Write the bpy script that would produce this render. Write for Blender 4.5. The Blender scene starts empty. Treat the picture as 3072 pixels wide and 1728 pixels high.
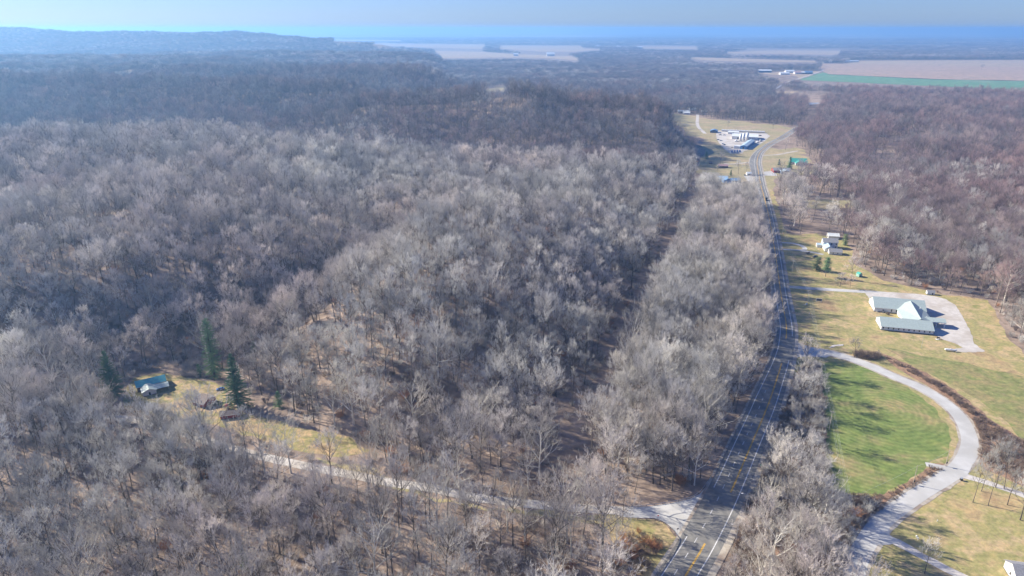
import bpy, math, random
import numpy as np
from mathutils import Vector

SC = bpy.context.scene
COL = SC.collection
R = math.radians

# ------------------------------------------------------------------ camera, world, sun, exposure
CAM_H = 195.0
PITCH = 20.8
FPX = 2049.0                     # focal length in pixels of the 3072 px wide photograph
cam_d = bpy.data.cameras.new('camera')
cam = bpy.data.objects.new('camera', cam_d)
COL.objects.link(cam)
cam.location = (0, 0, CAM_H)
cam.rotation_euler = (R(90 - PITCH), 0, 0)
cam_d.sensor_width = 36
cam_d.lens = FPX / 3072 * 36
cam_d.clip_start = 1
cam_d.clip_end = 200000
SC.camera = cam

SUN_V = Vector((-0.785, 0.362, 0.5045)).normalized()      # towards the sun: left, a little ahead
SUN_EL = math.asin(SUN_V.z)
SUN_AZ = math.atan2(SUN_V.x, SUN_V.y)
w = bpy.data.worlds.new('World')
SC.world = w
w.use_nodes = True
wn = w.node_tree
bg = wn.nodes['Background']
sky = wn.nodes.new('ShaderNodeTexSky')
sky.sky_type = 'NISHITA'
sky.sun_disc = False
sky.sun_elevation = SUN_EL
sky.sun_rotation = SUN_AZ
sky.altitude = 200
sky.air_density = 1.0
sky.dust_density = 0.25
sky.ozone_density = 4.0
tint = wn.nodes.new('ShaderNodeMix')
tint.data_type = 'RGBA'
tint.blend_type = 'MULTIPLY'
tint.inputs['Factor'].default_value = 1
tint.inputs['B'].default_value = (0.74, 0.96, 1.66, 1)
wn.links.new(sky.outputs[0], tint.inputs['A'])
wn.links.new(tint.outputs['Result'], bg.inputs['Color'])
bg.inputs['Strength'].default_value = 0.05

sd = bpy.data.lights.new('sun', 'SUN')
sd.energy = 5.0
sd.angle = R(0.5)
sd.color = (1.0, 0.92, 0.78)
sun = bpy.data.objects.new('sun', sd)
COL.objects.link(sun)
sun.rotation_euler = SUN_V.to_track_quat('Z', 'Y').to_euler()
sun.location = (-300, 200, 400)

SC.view_settings.view_transform = 'Standard'
SC.view_settings.look = 'None'
SC.view_settings.gamma = 1
SC.view_settings.exposure = 0.95
SC.render.engine = 'CYCLES'
cy = SC.cycles
cy.max_bounces = 3
cy.diffuse_bounces = 2
cy.glossy_bounces = 1
cy.transmission_bounces = 1
cy.transparent_max_bounces = 4
cy.volume_bounces = 1
cy.use_denoising = True
cy.denoiser = 'OPENIMAGEDENOISE'
cy.denoising_prefilter = 'ACCURATE'
SC.render.use_persistent_data = False

# ------------------------------------------------------------------ helpers
rnd = random.Random(7)
nrg = np.random.default_rng(7)
_c, _s = math.cos(R(PITCH)), math.sin(R(PITCH))


def G(u, v, z=0.0):
    """world point at height z seen at photo pixel (u, v)"""
    x = (u - 1536) / FPX
    y = -(v - 864) / FPX
    t = (z - CAM_H) / (-_s + y * _c)
    return Vector((x * t, (_c + y * _s) * t, z))


def crop(ox, oy, k):
    return lambda x, y: (ox + x / k, oy + y / k)


def tag(o, label=None, cat=None, group=None, kind=None):
    if label: o['label'] = label
    if cat: o['category'] = cat
    if group: o['group'] = group
    if kind: o['kind'] = kind
    return o


def empty(name, loc=(0, 0, 0), rz=0.0):
    o = bpy.data.objects.new(name, None)
    COL.objects.link(o)
    o.location = loc
    o.rotation_euler = (0, 0, rz)
    o.empty_display_size = 0.5
    return o


def mesh_obj(name, verts, faces, mat, parent=None, smooth=False, col=None, mats=None, midx=None):
    me = bpy.data.meshes.new(name)
    me.from_pydata([tuple(v) for v in verts], [], faces)
    for m in (mats or [mat]):
        me.materials.append(m)
    if midx is not None:
        me.polygons.foreach_set('material_index', midx)
    if smooth:
        me.polygons.foreach_set('use_smooth', [True] * len(me.polygons))
    me.update()
    o = bpy.data.objects.new(name, me)
    (col or COL).objects.link(o)
    if parent: o.parent = parent
    return o


class MB:
    """collects shapes and links them as ONE mesh object"""
    def __init__(s):
        s.v = []
        s.f = []

    def poly(s, pts):
        n = len(s.v)
        s.v += [tuple(p) for p in pts]
        s.f.append(tuple(range(n, n + len(pts))))

    def add(s, vs, fs):
        n = len(s.v)
        s.v += [tuple(p) for p in vs]
        s.f += [tuple(i + n for i in f) for f in fs]

    def box(s, x0, x1, y0, y1, z0, z1):
        s.add([(x0, y0, z0), (x1, y0, z0), (x1, y1, z0), (x0, y1, z0),
               (x0, y0, z1), (x1, y0, z1), (x1, y1, z1), (x0, y1, z1)],
              [(0, 3, 2, 1), (4, 5, 6, 7), (0, 1, 5, 4), (1, 2, 6, 5), (2, 3, 7, 6), (3, 0, 4, 7)])

    def tube(s, p0, p1, r0, r1=None, n=8, cap=True):
        r1 = r0 if r1 is None else r1
        p0, p1 = Vector(p0), Vector(p1)
        d = (p1 - p0).normalized()
        a = d.orthogonal().normalized()
        b = d.cross(a)
        vs = []
        for p, r in ((p0, r0), (p1, r1)):
            for i in range(n):
                t = 2 * math.pi * i / n
                vs.append(p + (a * math.cos(t) + b * math.sin(t)) * r)
        fs = [(i, (i + 1) % n, n + (i + 1) % n, n + i) for i in range(n)]
        if cap:
            fs += [tuple(range(n - 1, -1, -1)), tuple(range(n, 2 * n))]
        s.add(vs, fs)

    def lathe(s, prof, n=12, ctr=(0, 0, 0)):
        vs, fs = [], []
        for (r, z) in prof:
            for i in range(n):
                t = 2 * math.pi * i / n
                vs.append((ctr[0] + r * math.cos(t), ctr[1] + r * math.sin(t), ctr[2] + z))
        for k in range(len(prof) - 1):
            for i in range(n):
                j = (i + 1) % n
                fs.append((k * n + i, k * n + j, (k + 1) * n + j, (k + 1) * n + i))
        fs.append(tuple(range(n - 1, -1, -1)))
        fs.append(tuple(range((len(prof) - 1) * n, len(prof) * n)))
        s.add(vs, fs)

    def build(s, name, mat, parent=None, smooth=False):
        return mesh_obj(name, s.v, s.f, mat, parent, smooth)


# ------------------------------------------------------------------ materials
def new_mat(name):
    m = bpy.data.materials.new(name)
    m.use_nodes = True
    return m, m.node_tree, m.node_tree.nodes['Principled BSDF']


def noise_chain(nt, scale, detail=5, rough=0.6, stretch=None, coord='Position'):
    if coord == 'Position':
        g = nt.nodes.new('ShaderNodeNewGeometry').outputs['Position']
    else:
        g = nt.nodes.new('ShaderNodeTexCoord').outputs['Object']
    if stretch:
        mp = nt.nodes.new('ShaderNodeMapping')
        mp.inputs['Scale'].default_value = stretch[0]
        mp.inputs['Rotation'].default_value = (0, 0, stretch[1])
        nt.links.new(g, mp.inputs['Vector'])
        g = mp.outputs[0]
    n = nt.nodes.new('ShaderNodeTexNoise')
    n.inputs['Scale'].default_value = scale
    n.inputs['Detail'].default_value = detail
    n.inputs['Roughness'].default_value = rough
    nt.links.new(g, n.inputs['Vector'])
    return n.outputs['Fac']


def ramp(nt, fac, stops):
    r = nt.nodes.new('ShaderNodeValToRGB')
    e = r.color_ramp.elements
    while len(e) < len(stops): e.new(0.5)
    for el, (p, c) in zip(e, stops):
        el.position = p
        el.color = (*c, 1)
    nt.links.new(fac, r.inputs[0])
    return r.outputs[0]


def mix(nt, fac, a, b, mode='MIX'):
    m = nt.nodes.new('ShaderNodeMix')
    m.data_type = 'RGBA'
    m.blend_type = mode
    for key, val in (('Factor', fac), ('A', a), ('B', b)):
        if isinstance(val, (int, float)):
            m.inputs[key].default_value = val
        elif isinstance(val, tuple):
            m.inputs[key].default_value = (*val, 1)
        else:
            nt.links.new(val, m.inputs[key])
    return m.outputs['Result']


def surf(name, c1, c2=None, scale=0.5, rough=0.85, c3=None, scale2=None, metal=0.0, coord='Position', bump=0.0, spread=0.12, stretch=None):
    """two or three real colours of the thing, mixed by noise"""
    m, nt, b = new_mat(name)
    c2 = c2 or tuple(x * 0.82 for x in c1)
    f = noise_chain(nt, scale, coord=coord, stretch=stretch)
    c = ramp(nt, f, [(0.5 - spread, c1), (0.5 + spread, c2)])
    if c3:
        f2 = noise_chain(nt, scale2 or scale * 0.2, detail=3, coord=coord)
        f2 = ramp(nt, f2, [(0.47, (0, 0, 0)), (0.62, (1, 1, 1))])
        c = mix(nt, f2, c, c3)
    nt.links.new(c, b.inputs['Base Color'])
    b.inputs['Roughness'].default_value = rough
    b.inputs['Metallic'].default_value = metal
    b.inputs['Specular IOR Level'].default_value = 0.25
    if bump:
        bn = nt.nodes.new('ShaderNodeBump')
        bn.inputs['Strength'].default_value = bump
        bn.inputs['Distance'].default_value = 0.3
        nt.links.new(f, bn.inputs['Height'])
        nt.links.new(bn.outputs[0], b.inputs['Normal'])
    return m


def bark_mat(name, c1, c2, tintc=None):
    """bark: colour differs from tree to tree and from stand to stand"""
    m, nt, b = new_mat(name)
    oi = nt.nodes.new('ShaderNodeObjectInfo')
    c = ramp(nt, oi.outputs['Random'], [(0.0, c1), (0.55, c2), (1.0, tuple(x * 1.25 for x in c2))])
    if tintc:
        f = noise_chain(nt, 0.006, detail=3)
        f = ramp(nt, f, [(0.42, (0, 0, 0)), (0.62, (1, 1, 1))])
        c = mix(nt, f, c, mix(nt, 1.0, c, tintc, 'MULTIPLY'))
    f2 = noise_chain(nt, 0.02, detail=4)
    f2 = ramp(nt, f2, [(0.35, (0.74, 0.74, 0.76)), (0.65, (1.16, 1.15, 1.1))])
    c = mix(nt, 1.0, c, f2, 'MULTIPLY')
    nt.links.new(c, b.inputs['Base Color'])
    b.inputs['Roughness'].default_value = 0.8
    b.inputs['Specular IOR Level'].default_value = 0.2
    return m


M = {}
M['bark'] = bark_mat('bark', (0.09, 0.075, 0.06), (0.19, 0.16, 0.135))
M['twig'] = bark_mat('twigs', (0.35, 0.335, 0.31), (0.66, 0.635, 0.58), (1.02, 0.93, 0.92))
M['twig_shaded'] = bark_mat('shaded_twigs', (0.19, 0.18, 0.175), (0.33, 0.31, 0.30), (1.05, 0.90, 0.88))  # twig copy with the shade of far woods and hill faces in its colour
M['twig_mauve'] = bark_mat('mauve_twigs', (0.27, 0.21, 0.20), (0.40, 0.32, 0.30), (1.05, 0.90, 0.88))
M['pale'] = bark_mat('pale_bark', (0.62, 0.58, 0.50), (0.74, 0.70, 0.62))
M['paletwig'] = bark_mat('pale_twigs', (0.42, 0.38, 0.32), (0.52, 0.48, 0.41))
M['rust'] = bark_mat('rust_leaves', (0.40, 0.19, 0.09), (0.50, 0.27, 0.15))
M['needle'] = bark_mat('needles', (0.08, 0.17, 0.085), (0.15, 0.26, 0.12))
M['needle_pale'] = bark_mat('needles_pale', (0.16, 0.22, 0.10), (0.22, 0.27, 0.13))
M['brush'] = bark_mat('brush', (0.14, 0.105, 0.09), (0.27, 0.205, 0.165))

m, nt, b = new_mat('land_cover')
f = noise_chain(nt, 0.25)
c = ramp(nt, f, [(0.38, (0.26, 0.195, 0.15)), (0.62, (0.39, 0.30, 0.235))])
f2 = ramp(nt, noise_chain(nt, 0.03, detail=3), [(0.47, (0, 0, 0)), (0.62, (1, 1, 1))])
c = mix(nt, f2, c, (0.20, 0.15, 0.115))
# countryside beyond the last modelled woods: dark woods and tan fields in patches
gp = nt.nodes.new('ShaderNodeNewGeometry')
ln = nt.nodes.new('ShaderNodeVectorMath'); ln.operation = 'LENGTH'
nt.links.new(gp.outputs['Position'], ln.inputs[0])
mr = nt.nodes.new('ShaderNodeMapRange')
mr.inputs['From Min'].default_value = 9000; mr.inputs['From Max'].default_value = 13000
nt.links.new(ln.outputs['Value'], mr.inputs['Value'])
pf = noise_chain(nt, 0.0007, detail=5, rough=0.6, stretch=((0.45, 1, 1), 0))
pc = ramp(nt, pf, [(0.0, (0.05, 0.05, 0.055)), (0.50, (0.07, 0.065, 0.06)), (0.54, (0.42, 0.34, 0.26)), (0.62, (0.50, 0.40, 0.30)), (0.66, (0.07, 0.065, 0.06))])
c = mix(nt, mr.outputs[0], c, pc)
nt.links.new(c, b.inputs['Base Color'])
b.inputs['Roughness'].default_value = 0.9
b.inputs['Specular IOR Level'].default_value = 0.15
bn = nt.nodes.new('ShaderNodeBump'); bn.inputs['Strength'].default_value = 0.3; bn.inputs['Distance'].default_value = 0.3
nt.links.new(f, bn.inputs['Height']); nt.links.new(bn.outputs[0], b.inputs['Normal'])
M['leaf'] = m


def grass_mat(name, cols, big=0.02, fine=0.6, stretch=None, rings=None):
    m, nt, b = new_mat(name)
    f1 = noise_chain(nt, big, detail=6, rough=0.65, stretch=stretch)
    n = len(cols)
    c = ramp(nt, f1, [(0.34 + 0.32 * i / (n - 1), cc) for i, cc in enumerate(cols)])
    f2 = noise_chain(nt, fine, detail=4, rough=0.7)
    v = ramp(nt, f2, [(0.3, (0.72, 0.72, 0.70)), (0.7, (1.22, 1.2, 1.15))])
    c = mix(nt, 1.0, c, v, 'MULTIPLY')
    f3 = noise_chain(nt, big * 5, detail=7, rough=0.7)
    c = mix(nt, 1.0, c, ramp(nt, f3, [(0.32, (0.80, 0.84, 0.80)), (0.5, (1.0, 1.0, 1.0)), (0.66, (1.22, 1.12, 1.08))]), 'MULTIPLY')
    if rings:                                         # drill rows that follow the curve of the field
        g = nt.nodes.new('ShaderNodeNewGeometry')
        mp = nt.nodes.new('ShaderNodeMapping')
        mp.inputs['Location'].default_value = (-rings[0], -rings[1], 0)
        nt.links.new(g.outputs['Position'], mp.inputs['Vector'])
        wv = nt.nodes.new('ShaderNodeTexWave')
        wv.wave_type = 'RINGS'; wv.rings_direction = 'Z'
        wv.inputs['Scale'].default_value = rings[2]
        wv.inputs['Distortion'].default_value = 6
        wv.inputs['Detail'].default_value = 3
        wv.inputs['Detail Scale'].default_value = 0.4
        nt.links.new(mp.outputs[0], wv.inputs['Vector'])
        c = mix(nt, 1.0, c, ramp(nt, wv.outputs['Fac'], [(0.0, (0.86, 0.88, 0.86)), (1.0, (1.08, 1.06, 1.05))]), 'MULTIPLY')
    nt.links.new(c, b.inputs['Base Color'])
    b.inputs['Roughness'].default_value = 0.9
    b.inputs['Specular IOR Level'].default_value = 0.15
    bn = nt.nodes.new('ShaderNodeBump')
    bn.inputs['Strength'].default_value = 0.5
    bn.inputs['Distance'].default_value = 0.25
    nt.links.new(f2, bn.inputs['Height'])
    nt.links.new(bn.outputs[0], b.inputs['Normal'])
    return m

# ------------------------------------------------------------------ lie of the land
FOOT = np.array([(300, -320), (302, -90), (312, 20), (340, 45), (420, 80), (600, 150), (800, 205), (950, 262), (1090, 300),
                 (1180, 335), (1330, 335), (1500, 300), (1700, 180), (1900, 0), (2300, -170), (3500, -260), (4800, -420),
                 (5400, -560), (6200, -2200), (8000, -9000), (12000, -60000)], float)
ROADL = np.array([(-2000, 420), (-330, 345), (-290, 338), (-200, 312), (-130, 290), (-60, 262), (0, 250), (70, 238)], float)


def sstep(t):
    t = np.clip(t, 0, 1)
    return t * t * (3 - 2 * t)


def seg_d(X, Y, a, b):
    ax, ay, bx, by = *a, *b
    dx, dy = bx - ax, by - ay
    t = np.clip(((X - ax) * dx + (Y - ay) * dy) / (dx * dx + dy * dy), 0, 1)
    return np.hypot(X - ax - t * dx, Y - ay - t * dy)


def wav(X, Y, L, seed):
    r = np.random.default_rng(seed)
    o = np.zeros_like(X)
    for k in range(6):
        th = r.uniform(0, math.pi)
        f = 2 * math.pi / (L * r.uniform(0.6, 1.5))
        o += np.sin((X * math.cos(th) + Y * math.sin(th)) * f + r.uniform(0, 6.28))
    return o / 6


def land(X, Y):
    X = np.asarray(X, float)
    Y = np.asarray(Y, float)
    foot = np.interp(Y, FOOT[:, 0], FOOT[:, 1])
    rl = np.interp(X, ROADL[:, 0], ROADL[:, 1])
    # level pad of the cottages behind the county road
    pad = 62 * np.exp(-((X + 195) / 75) ** 2)
    far = np.clip(Y / 1500, 0, 1)
    env = sstep((foot - X) / np.interp(Y, [300, 850, 1000, 2000, 5000], [125, 110, 80, 100, 200])) * sstep((Y - rl - 16 - pad) / 75)
    g = lambda cx, cy, sx, sy: np.exp(-((X - cx) / sx) ** 2 - ((Y - cy) / sy) ** 2)
    up = 20 + 6 * sstep((Y - 1200) / 1500)
    up = up + 16 * g(-40, 520, 110, 130) + 24 * g(-330, 560, 110, 190) + 28 * g(-480, 900, 300, 160)
    up = up + 8 * wav(X, Y, 260, 3) * sstep((Y - 550) / 500) + 16 * wav(X, Y, 800, 5) * sstep((Y - 1300) / 1200)
    up = up - 24 * np.exp(-(seg_d(X, Y, (-195, 350), (-95, 600)) / 34) ** 2)
    up = up - 26 * np.exp(-(seg_d(X, Y, (330, 985), (-120, 1010)) / 62) ** 2)
    up = up - 32 * np.exp(-(seg_d(X, Y, (-120, 1020), (-1000, 1260)) / 85) ** 2)
    up = up + np.interp(X, [-300, 0, 260], [34, 56, 36]) * np.exp(-(seg_d(X, Y, (235, 1215), (-260, 1330)) / 100) ** 2)
    up = up + 48 * np.exp(-(seg_d(X, Y, (-420, 1560), (-1300, 1750)) / 130) ** 2)
    up = up - 24 * np.exp(-(seg_d(X, Y, (-100, 1680), (-1500, 2050)) / 120) ** 2)
    up = up + 44 * np.exp(-(seg_d(X, Y, (-350, 2150), (-1700, 2350)) / 170) ** 2)
    up = up + 46 * np.exp(-(seg_d(X, Y, (-3200, 3000), (-1250, 2850)) / 330) ** 2)
    up = up + 40 * np.exp(-(seg_d(X, Y, (-1700, 3700), (-560, 3600)) / 330) ** 2)
    rid = np.interp(X, [-9000, -4800, -4000, -3200, -2200, -1700, -1250, -900, -600], [176, 172, 172, 150, 140, 118, 92, 55, 20])
    up = up + (rid - 18) * np.exp(-((Y - 5450) / 560) ** 2) * sstep((-300 - X) / 500)
    h = env * np.maximum(up, 0)
    # gentle rise under the woods on the right, and on the near side of the county road
    h = h + 14 * sstep((X - 430) / 350) * sstep((Y - 520) / 200) * sstep((2450 - Y) / 600) * (0.75 + 0.5 * wav(X, Y, 500, 9)) * sstep((X - (0.36 * Y + 60)) / 120)
    return h


def make_ground():
    nr, nt_ = 560, 560
    r = np.concatenate([[20], np.geomspace(90, 90000, nr - 1)])
    th = np.radians(np.linspace(-72, 72, nt_))
    X = r[:, None] * np.sin(th)[None, :]
    Y = r[:, None] * np.cos(th)[None, :] - 10
    Z = land(X, Y)
    v = np.stack([X, Y, Z], -1).reshape(-1, 3)
    i = np.arange(nr - 1)[:, None] * nt_ + np.arange(nt_ - 1)[None, :]
    i = i.reshape(-1)
    f = np.stack([i, i + 1, i + nt_ + 1, i + nt_], -1)
    me = bpy.data.meshes.new('ground')
    me.vertices.add(len(v))
    me.vertices.foreach_set('co', v.astype(np.float32).ravel())
    me.loops.add(f.size)
    me.loops.foreach_set('vertex_index', f[:, ::-1].astype(np.int32).ravel())
    me.polygons.add(len(f))
    me.polygons.foreach_set('loop_start', np.arange(0, f.size, 4, dtype=np.int32))
    me.polygons.foreach_set('use_smooth', np.ones(len(f), bool))
    me.materials.append(M['leaf'])
    me.update()
    me.validate()
    o = bpy.data.objects.new('ground', me)
    COL.objects.link(o)
    tag(o, kind='structure')
    return o


make_ground()

# ------------------------------------------------------------------ fields, lawns, roads (flat valley floor)
CLEAR = []          # (polygon Nx2, margin m) kept free of forest


def inside(X, Y, P):
    P = np.asarray(P, float)
    x0, y0 = P.min(0); x1, y1 = P.max(0)
    out = np.zeros(X.shape, bool)
    idx = np.nonzero((X >= x0) & (X <= x1) & (Y >= y0) & (Y <= y1))[0]
    if not len(idx): return out
    x, y = X[idx], Y[idx]
    c = np.zeros(len(idx), bool)
    n = len(P)
    for i in range(n):
        xa, ya = P[i]; xb, yb = P[(i + 1) % n]
        if ya == yb: continue
        t = ((ya > y) != (yb > y)) & (x < (xb - xa) * (y - ya) / (yb - ya) + xa)
        c ^= t
    out[idx] = c
    return out


def dist_poly(X, Y, P, closed=False):
    P = np.asarray(P, float)
    d = np.full(X.shape, 1e9)
    n = len(P)
    for i in range(n if closed else n - 1):
        d = np.minimum(d, seg_d(X, Y, P[i], P[(i + 1) % n]))
    return d


def spline(pts, step=4.0):
    """Catmull-Rom through world points"""
    P = [Vector(p[:2]) for p in pts]
    P = [P[0] * 2 - P[1]] + P + [P[-1] * 2 - P[-2]]
    out = []
    for i in range(1, len(P) - 2):
        a, b, c, d = P[i - 1:i + 3]
        n = max(2, int((c - b).length / step))
        for k in range(n):
            t = k / n
            out.append(0.5 * ((2 * b) + (c - a) * t + (2 * a - 5 * b + 4 * c - d) * t * t + (3 * b - a - 3 * c + d) * t ** 3))
    out.append(P[-2])
    return out


def rough_edge(P, step, amp, seed=1):
    r = random.Random(seed)
    out = []
    n = len(P)
    for i in range(n):
        a, b = Vector(P[i][:2]), Vector(P[(i + 1) % n][:2])
        k = max(1, int((b - a).length / step))
        nn = (b - a).normalized().orthogonal() if (b - a).length else Vector((0, 0))
        for j in range(k):
            out.append(a.lerp(b, j / k) + nn * r.uniform(-amp, amp))
    return out


def flat_poly(name, pts, z, mat, edge=(0, 0), seed=1, clear=4.0, kind='structure', parent=None, label=None, occ=0.62):
    P = [Vector(p[:2]) for p in pts]
    if edge[0]: P = rough_edge(P, edge[0], edge[1], seed)
    from mathutils.geometry import tessellate_polygon
    tri = tessellate_polygon([[Vector((p.x, p.y, 0)) for p in P]])
    fs = []
    for t in tri:
        a, b, c = (P[i] for i in t)
        fs.append(tuple(t) if (b - a).cross(c - a) > 0 else (t[0], t[2], t[1]))
    o = mesh_obj(name, [(p.x, p.y, z) for p in P], fs, mat, parent)
    if kind: tag(o, label, kind=kind)
    if clear is not None: CLEAR.append((np.array([tuple(p) for p in P]), clear, occ))
    return o


def offset(line, o):
    out = []
    for i, p in enumerate(line):
        a = line[max(0, i - 1)]; b = line[min(len(line) - 1, i + 1)]
        d = (b - a).normalized()
        oo = o(p.y) if callable(o) else o
        out.append(p + Vector((d.y, -d.x)) * oo)      # positive = to the right of travel
    return out


def ribbon(mb, line, o0, o1, z):
    A, B = offset(line, o0), offset(line, o1)
    n = len(A)
    vs = [(p.x, p.y, z) for p in A] + [(p.x, p.y, z) for p in B]
    mb.add(vs, [(i, n + i, n + i + 1, i + 1) for i in range(n - 1)])
    return A + B[::-1]


def road(name, pts, wd, z, mat, clear=3.0, spline_step=4.0, edge=0.0, occ=0.55):
    line = spline(pts, spline_step)
    mb = MB()
    if edge:
        rr = random.Random(len(name))
        js = [rr.uniform(-edge, edge) for _ in range(2 * len(line))]
        A = offset(line, -wd / 2); B = offset(line, wd / 2)
        for i, p in enumerate(line):
            d = (B[i] - A[i]).normalized()
            A[i] += d * js[i]; B[i] += d * js[-1 - i]
        n = len(A)
        mb.add([(p.x, p.y, z) for p in A] + [(p.x, p.y, z) for p in B], [(i, n + i, n + i + 1, i + 1) for i in range(n - 1)])
        P = A + B[::-1]
    else:
        P = ribbon(mb, line, -wd / 2, wd / 2, z)
    o = mb.build(name, mat)
    tag(o, kind='structure')
    if clear is not None: CLEAR.append((np.array([tuple(p) for p in P]), clear, occ))
    return o, line


c1b = crop(2048, 1152, 2.516)      # photograph crops used for measuring
c3 = crop(2500, 820, 5.031)
c4 = crop(350, 1050, 5.031)
c5 = crop(1900, 1440, 5.031)
c7 = crop(2300, 680, 5.031)
cA = crop(2300, 1000, 5.031)
cB = crop(2128, 360, 10.06)
cC = crop(2088, 470, 7.1)
cD = crop(2640, 1280, 5.963)
cE = crop(1980, 300, 12.88)
r2 = crop(1024, 0, 2.516)
r3 = crop(2048, 0, 2.516)
r6 = crop(2048, 576, 2.516)
r7 = crop(0, 1152, 2.516)
r8 = crop(1024, 1152, 2.516)


def GP(cr, pts, z=0.0):
    return [G(*cr(*p), z) if cr else G(*p, z) for p in pts]


M['lawn'] = grass_mat('lawn', [(0.36, 0.26, 0.15), (0.46, 0.36, 0.19), (0.33, 0.31, 0.13), (0.50, 0.38, 0.22), (0.27, 0.27, 0.10)], 0.035, 0.5)
M['field'] = grass_mat('winter_field', [(0.42, 0.34, 0.21), (0.36, 0.32, 0.18), (0.45, 0.34, 0.23)], 0.01, 0.25)
M['crop'] = grass_mat('green_crop', [(0.36, 0.29, 0.15), (0.24, 0.27, 0.10), (0.18, 0.245, 0.075), (0.23, 0.275, 0.095), (0.34, 0.27, 0.15)], 0.02, 0.35, rings=(205, 325, 0.10))
M['crop2'] = grass_mat('green_pasture', [(0.34, 0.26, 0.15), (0.24, 0.26, 0.10), (0.31, 0.26, 0.13), (0.18, 0.26, 0.07)], 0.03, 0.3)
M['tanfield'] = grass_mat('tan_stubble', [(0.40, 0.31, 0.21), (0.46, 0.36, 0.25), (0.36, 0.29, 0.21)], 0.004, 0.05, stretch=((1, 6, 1), 0))
M['pinkfield'] = grass_mat('brown_soil', [(0.40, 0.29, 0.22), (0.46, 0.34, 0.25), (0.37, 0.27, 0.20)], 0.004, 0.05, stretch=((1, 6, 1), 0))
M['greenfar'] = grass_mat('green_wheat', [(0.20, 0.30, 0.19), (0.14, 0.30, 0.16), (0.24, 0.30, 0.20)], 0.004, 0.05, stretch=((1, 5, 1), 0))
M['brownverge'] = grass_mat('dead_weeds', [(0.24, 0.15, 0.11), (0.36, 0.24, 0.16), (0.20, 0.13, 0.10)], 0.08, 0.8)
M['yard'] = grass_mat('cottage_grass', [(0.34, 0.25, 0.15), (0.44, 0.33, 0.19), (0.28, 0.26, 0.11), (0.46, 0.34, 0.20), (0.26, 0.22, 0.12)], 0.05, 0.5)
M['concrete'] = surf('pale_pavement', (0.50, 0.49, 0.46), (0.57, 0.56, 0.53), 0.15, c3=(0.45, 0.44, 0.41), scale2=0.04)
M['gravel'] = surf('gravel', (0.52, 0.48, 0.43), (0.62, 0.58, 0.53), 0.3, c3=(0.46, 0.41, 0.35), scale2=0.05, bump=0.2)
M['paint_w'] = surf('white_line', (0.72, 0.72, 0.70), (0.55, 0.55, 0.54), 1.2)
M['paint_y'] = surf('yellow_line', (0.80, 0.46, 0.04), (0.62, 0.36, 0.06), 1.2)


def asphalt():
    m, nt, b = new_mat('asphalt')
    f = noise_chain(nt, 0.35, detail=6, rough=0.7)
    c = ramp(nt, f, [(0.35, (0.205, 0.20, 0.19)), (0.65, (0.27, 0.26, 0.24))])
    g = noise_chain(nt, 0.05, detail=3, stretch=((6, 0.35, 1), R(-33)))
    g = ramp(nt, g, [(0.35, (0.8, 0.8, 0.8)), (0.65, (1.12, 1.12, 1.1))])
    c = mix(nt, 1.0, c, g, 'MULTIPLY')
    f2 = noise_chain(nt, 0.02, detail=4)
    f2 = ramp(nt, f2, [(0.35, (0.74, 0.74, 0.76)), (0.65, (1.16, 1.15, 1.1))])
    c = mix(nt, 1.0, c, f2, 'MULTIPLY')
    nt.links.new(c, b.inputs['Base Color'])
    b.inputs['Roughness'].default_value = 0.85
    return m


M['asphalt'] = asphalt()
M['shoulder'] = surf('shoulder', (0.42, 0.37, 0.30), (0.52, 0.47, 0.39), 0.4, c3=(0.30, 0.24, 0.19), scale2=0.12)

# the highway: centre line = the yellow line
HW_PX = [(1985, 1850), (2059, 1724), (2114.7, 1631.8), (2184, 1495.7), (2258.6, 1323), (2302, 1220.6), (2329.8, 1139), (2347.7, 1078.5),
         (2358, 1017.9), (2359, 980), (2353.7, 944), (2343.7, 888.7), (2332.8, 809), (2328, 775), (2316, 700), (2303, 634),
         (2290, 583), (2282, 554), (2274, 508), (2271, 485), (2280, 458), (2307, 435), (2352, 410), (2392, 384), (2440, 355)]
HW = spline([G(*p) for p in HW_PX], 5.0)
LW = lambda y: float(np.interp(y, [0, 335, 400, 1e5], [-7.7, -7.4, -4.0, -3.8]))
LP = lambda y: float(np.interp(y, [0, 335, 400, 900, 1000, 1090, 1200, 1e5], [-10.0, -9.6, -6.2, -5.6, -10.5, -11, -6.5, -5.6]))
RW = lambda y: 3.7
RP = lambda y: float(np.interp(y, [0, 335, 420, 1e5], [6.8, 6.4, 5.6, 5.4]))
RS = lambda y: float(np.interp(y, [0, 335, 420, 1e5], [8.4, 7.4, 6.0, 5.8]))
mb = MB()
Phw = ribbon(mb, HW, LP, RP, 0.20)
# embankment sides of the carriageway slab
hwy = mb.build('highway', M['asphalt'])
tag(hwy, kind='structure')
CLEAR.append((np.array([tuple(p) for p in Phw]), 4.0, 0.5))
CLEAR.append((np.array([tuple(p) for p in offset(HW, -6.5) + offset(HW, 9.0)[::-1] if 455 < p.y < 1500]), 2.0, 0.95))
CLEAR.append((np.array([tuple(p) for p in offset(HW, 4.0) + offset(HW, 15.0)[::-1] if p.y < 262]), 0.5, 0.8))
CLEAR.append((np.array([tuple(p) for p in offset(HW, 5.0) + offset(HW, 12.5)[::-1] if p.y < 420]), 0.5, 0.55))
mb = MB()
ribbon(mb, HW, RP, lambda y: RS(y) + 1.6, 0.17)
ribbon(mb, HW, lambda y: LP(y) - 1.3, LP, 0.17)
tag(mb.build('highway_shoulder', M['shoulder']), kind='structure')


def cut(line, y0, y1):
    return [p for p in line if y0 <= p.y <= y1]


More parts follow.
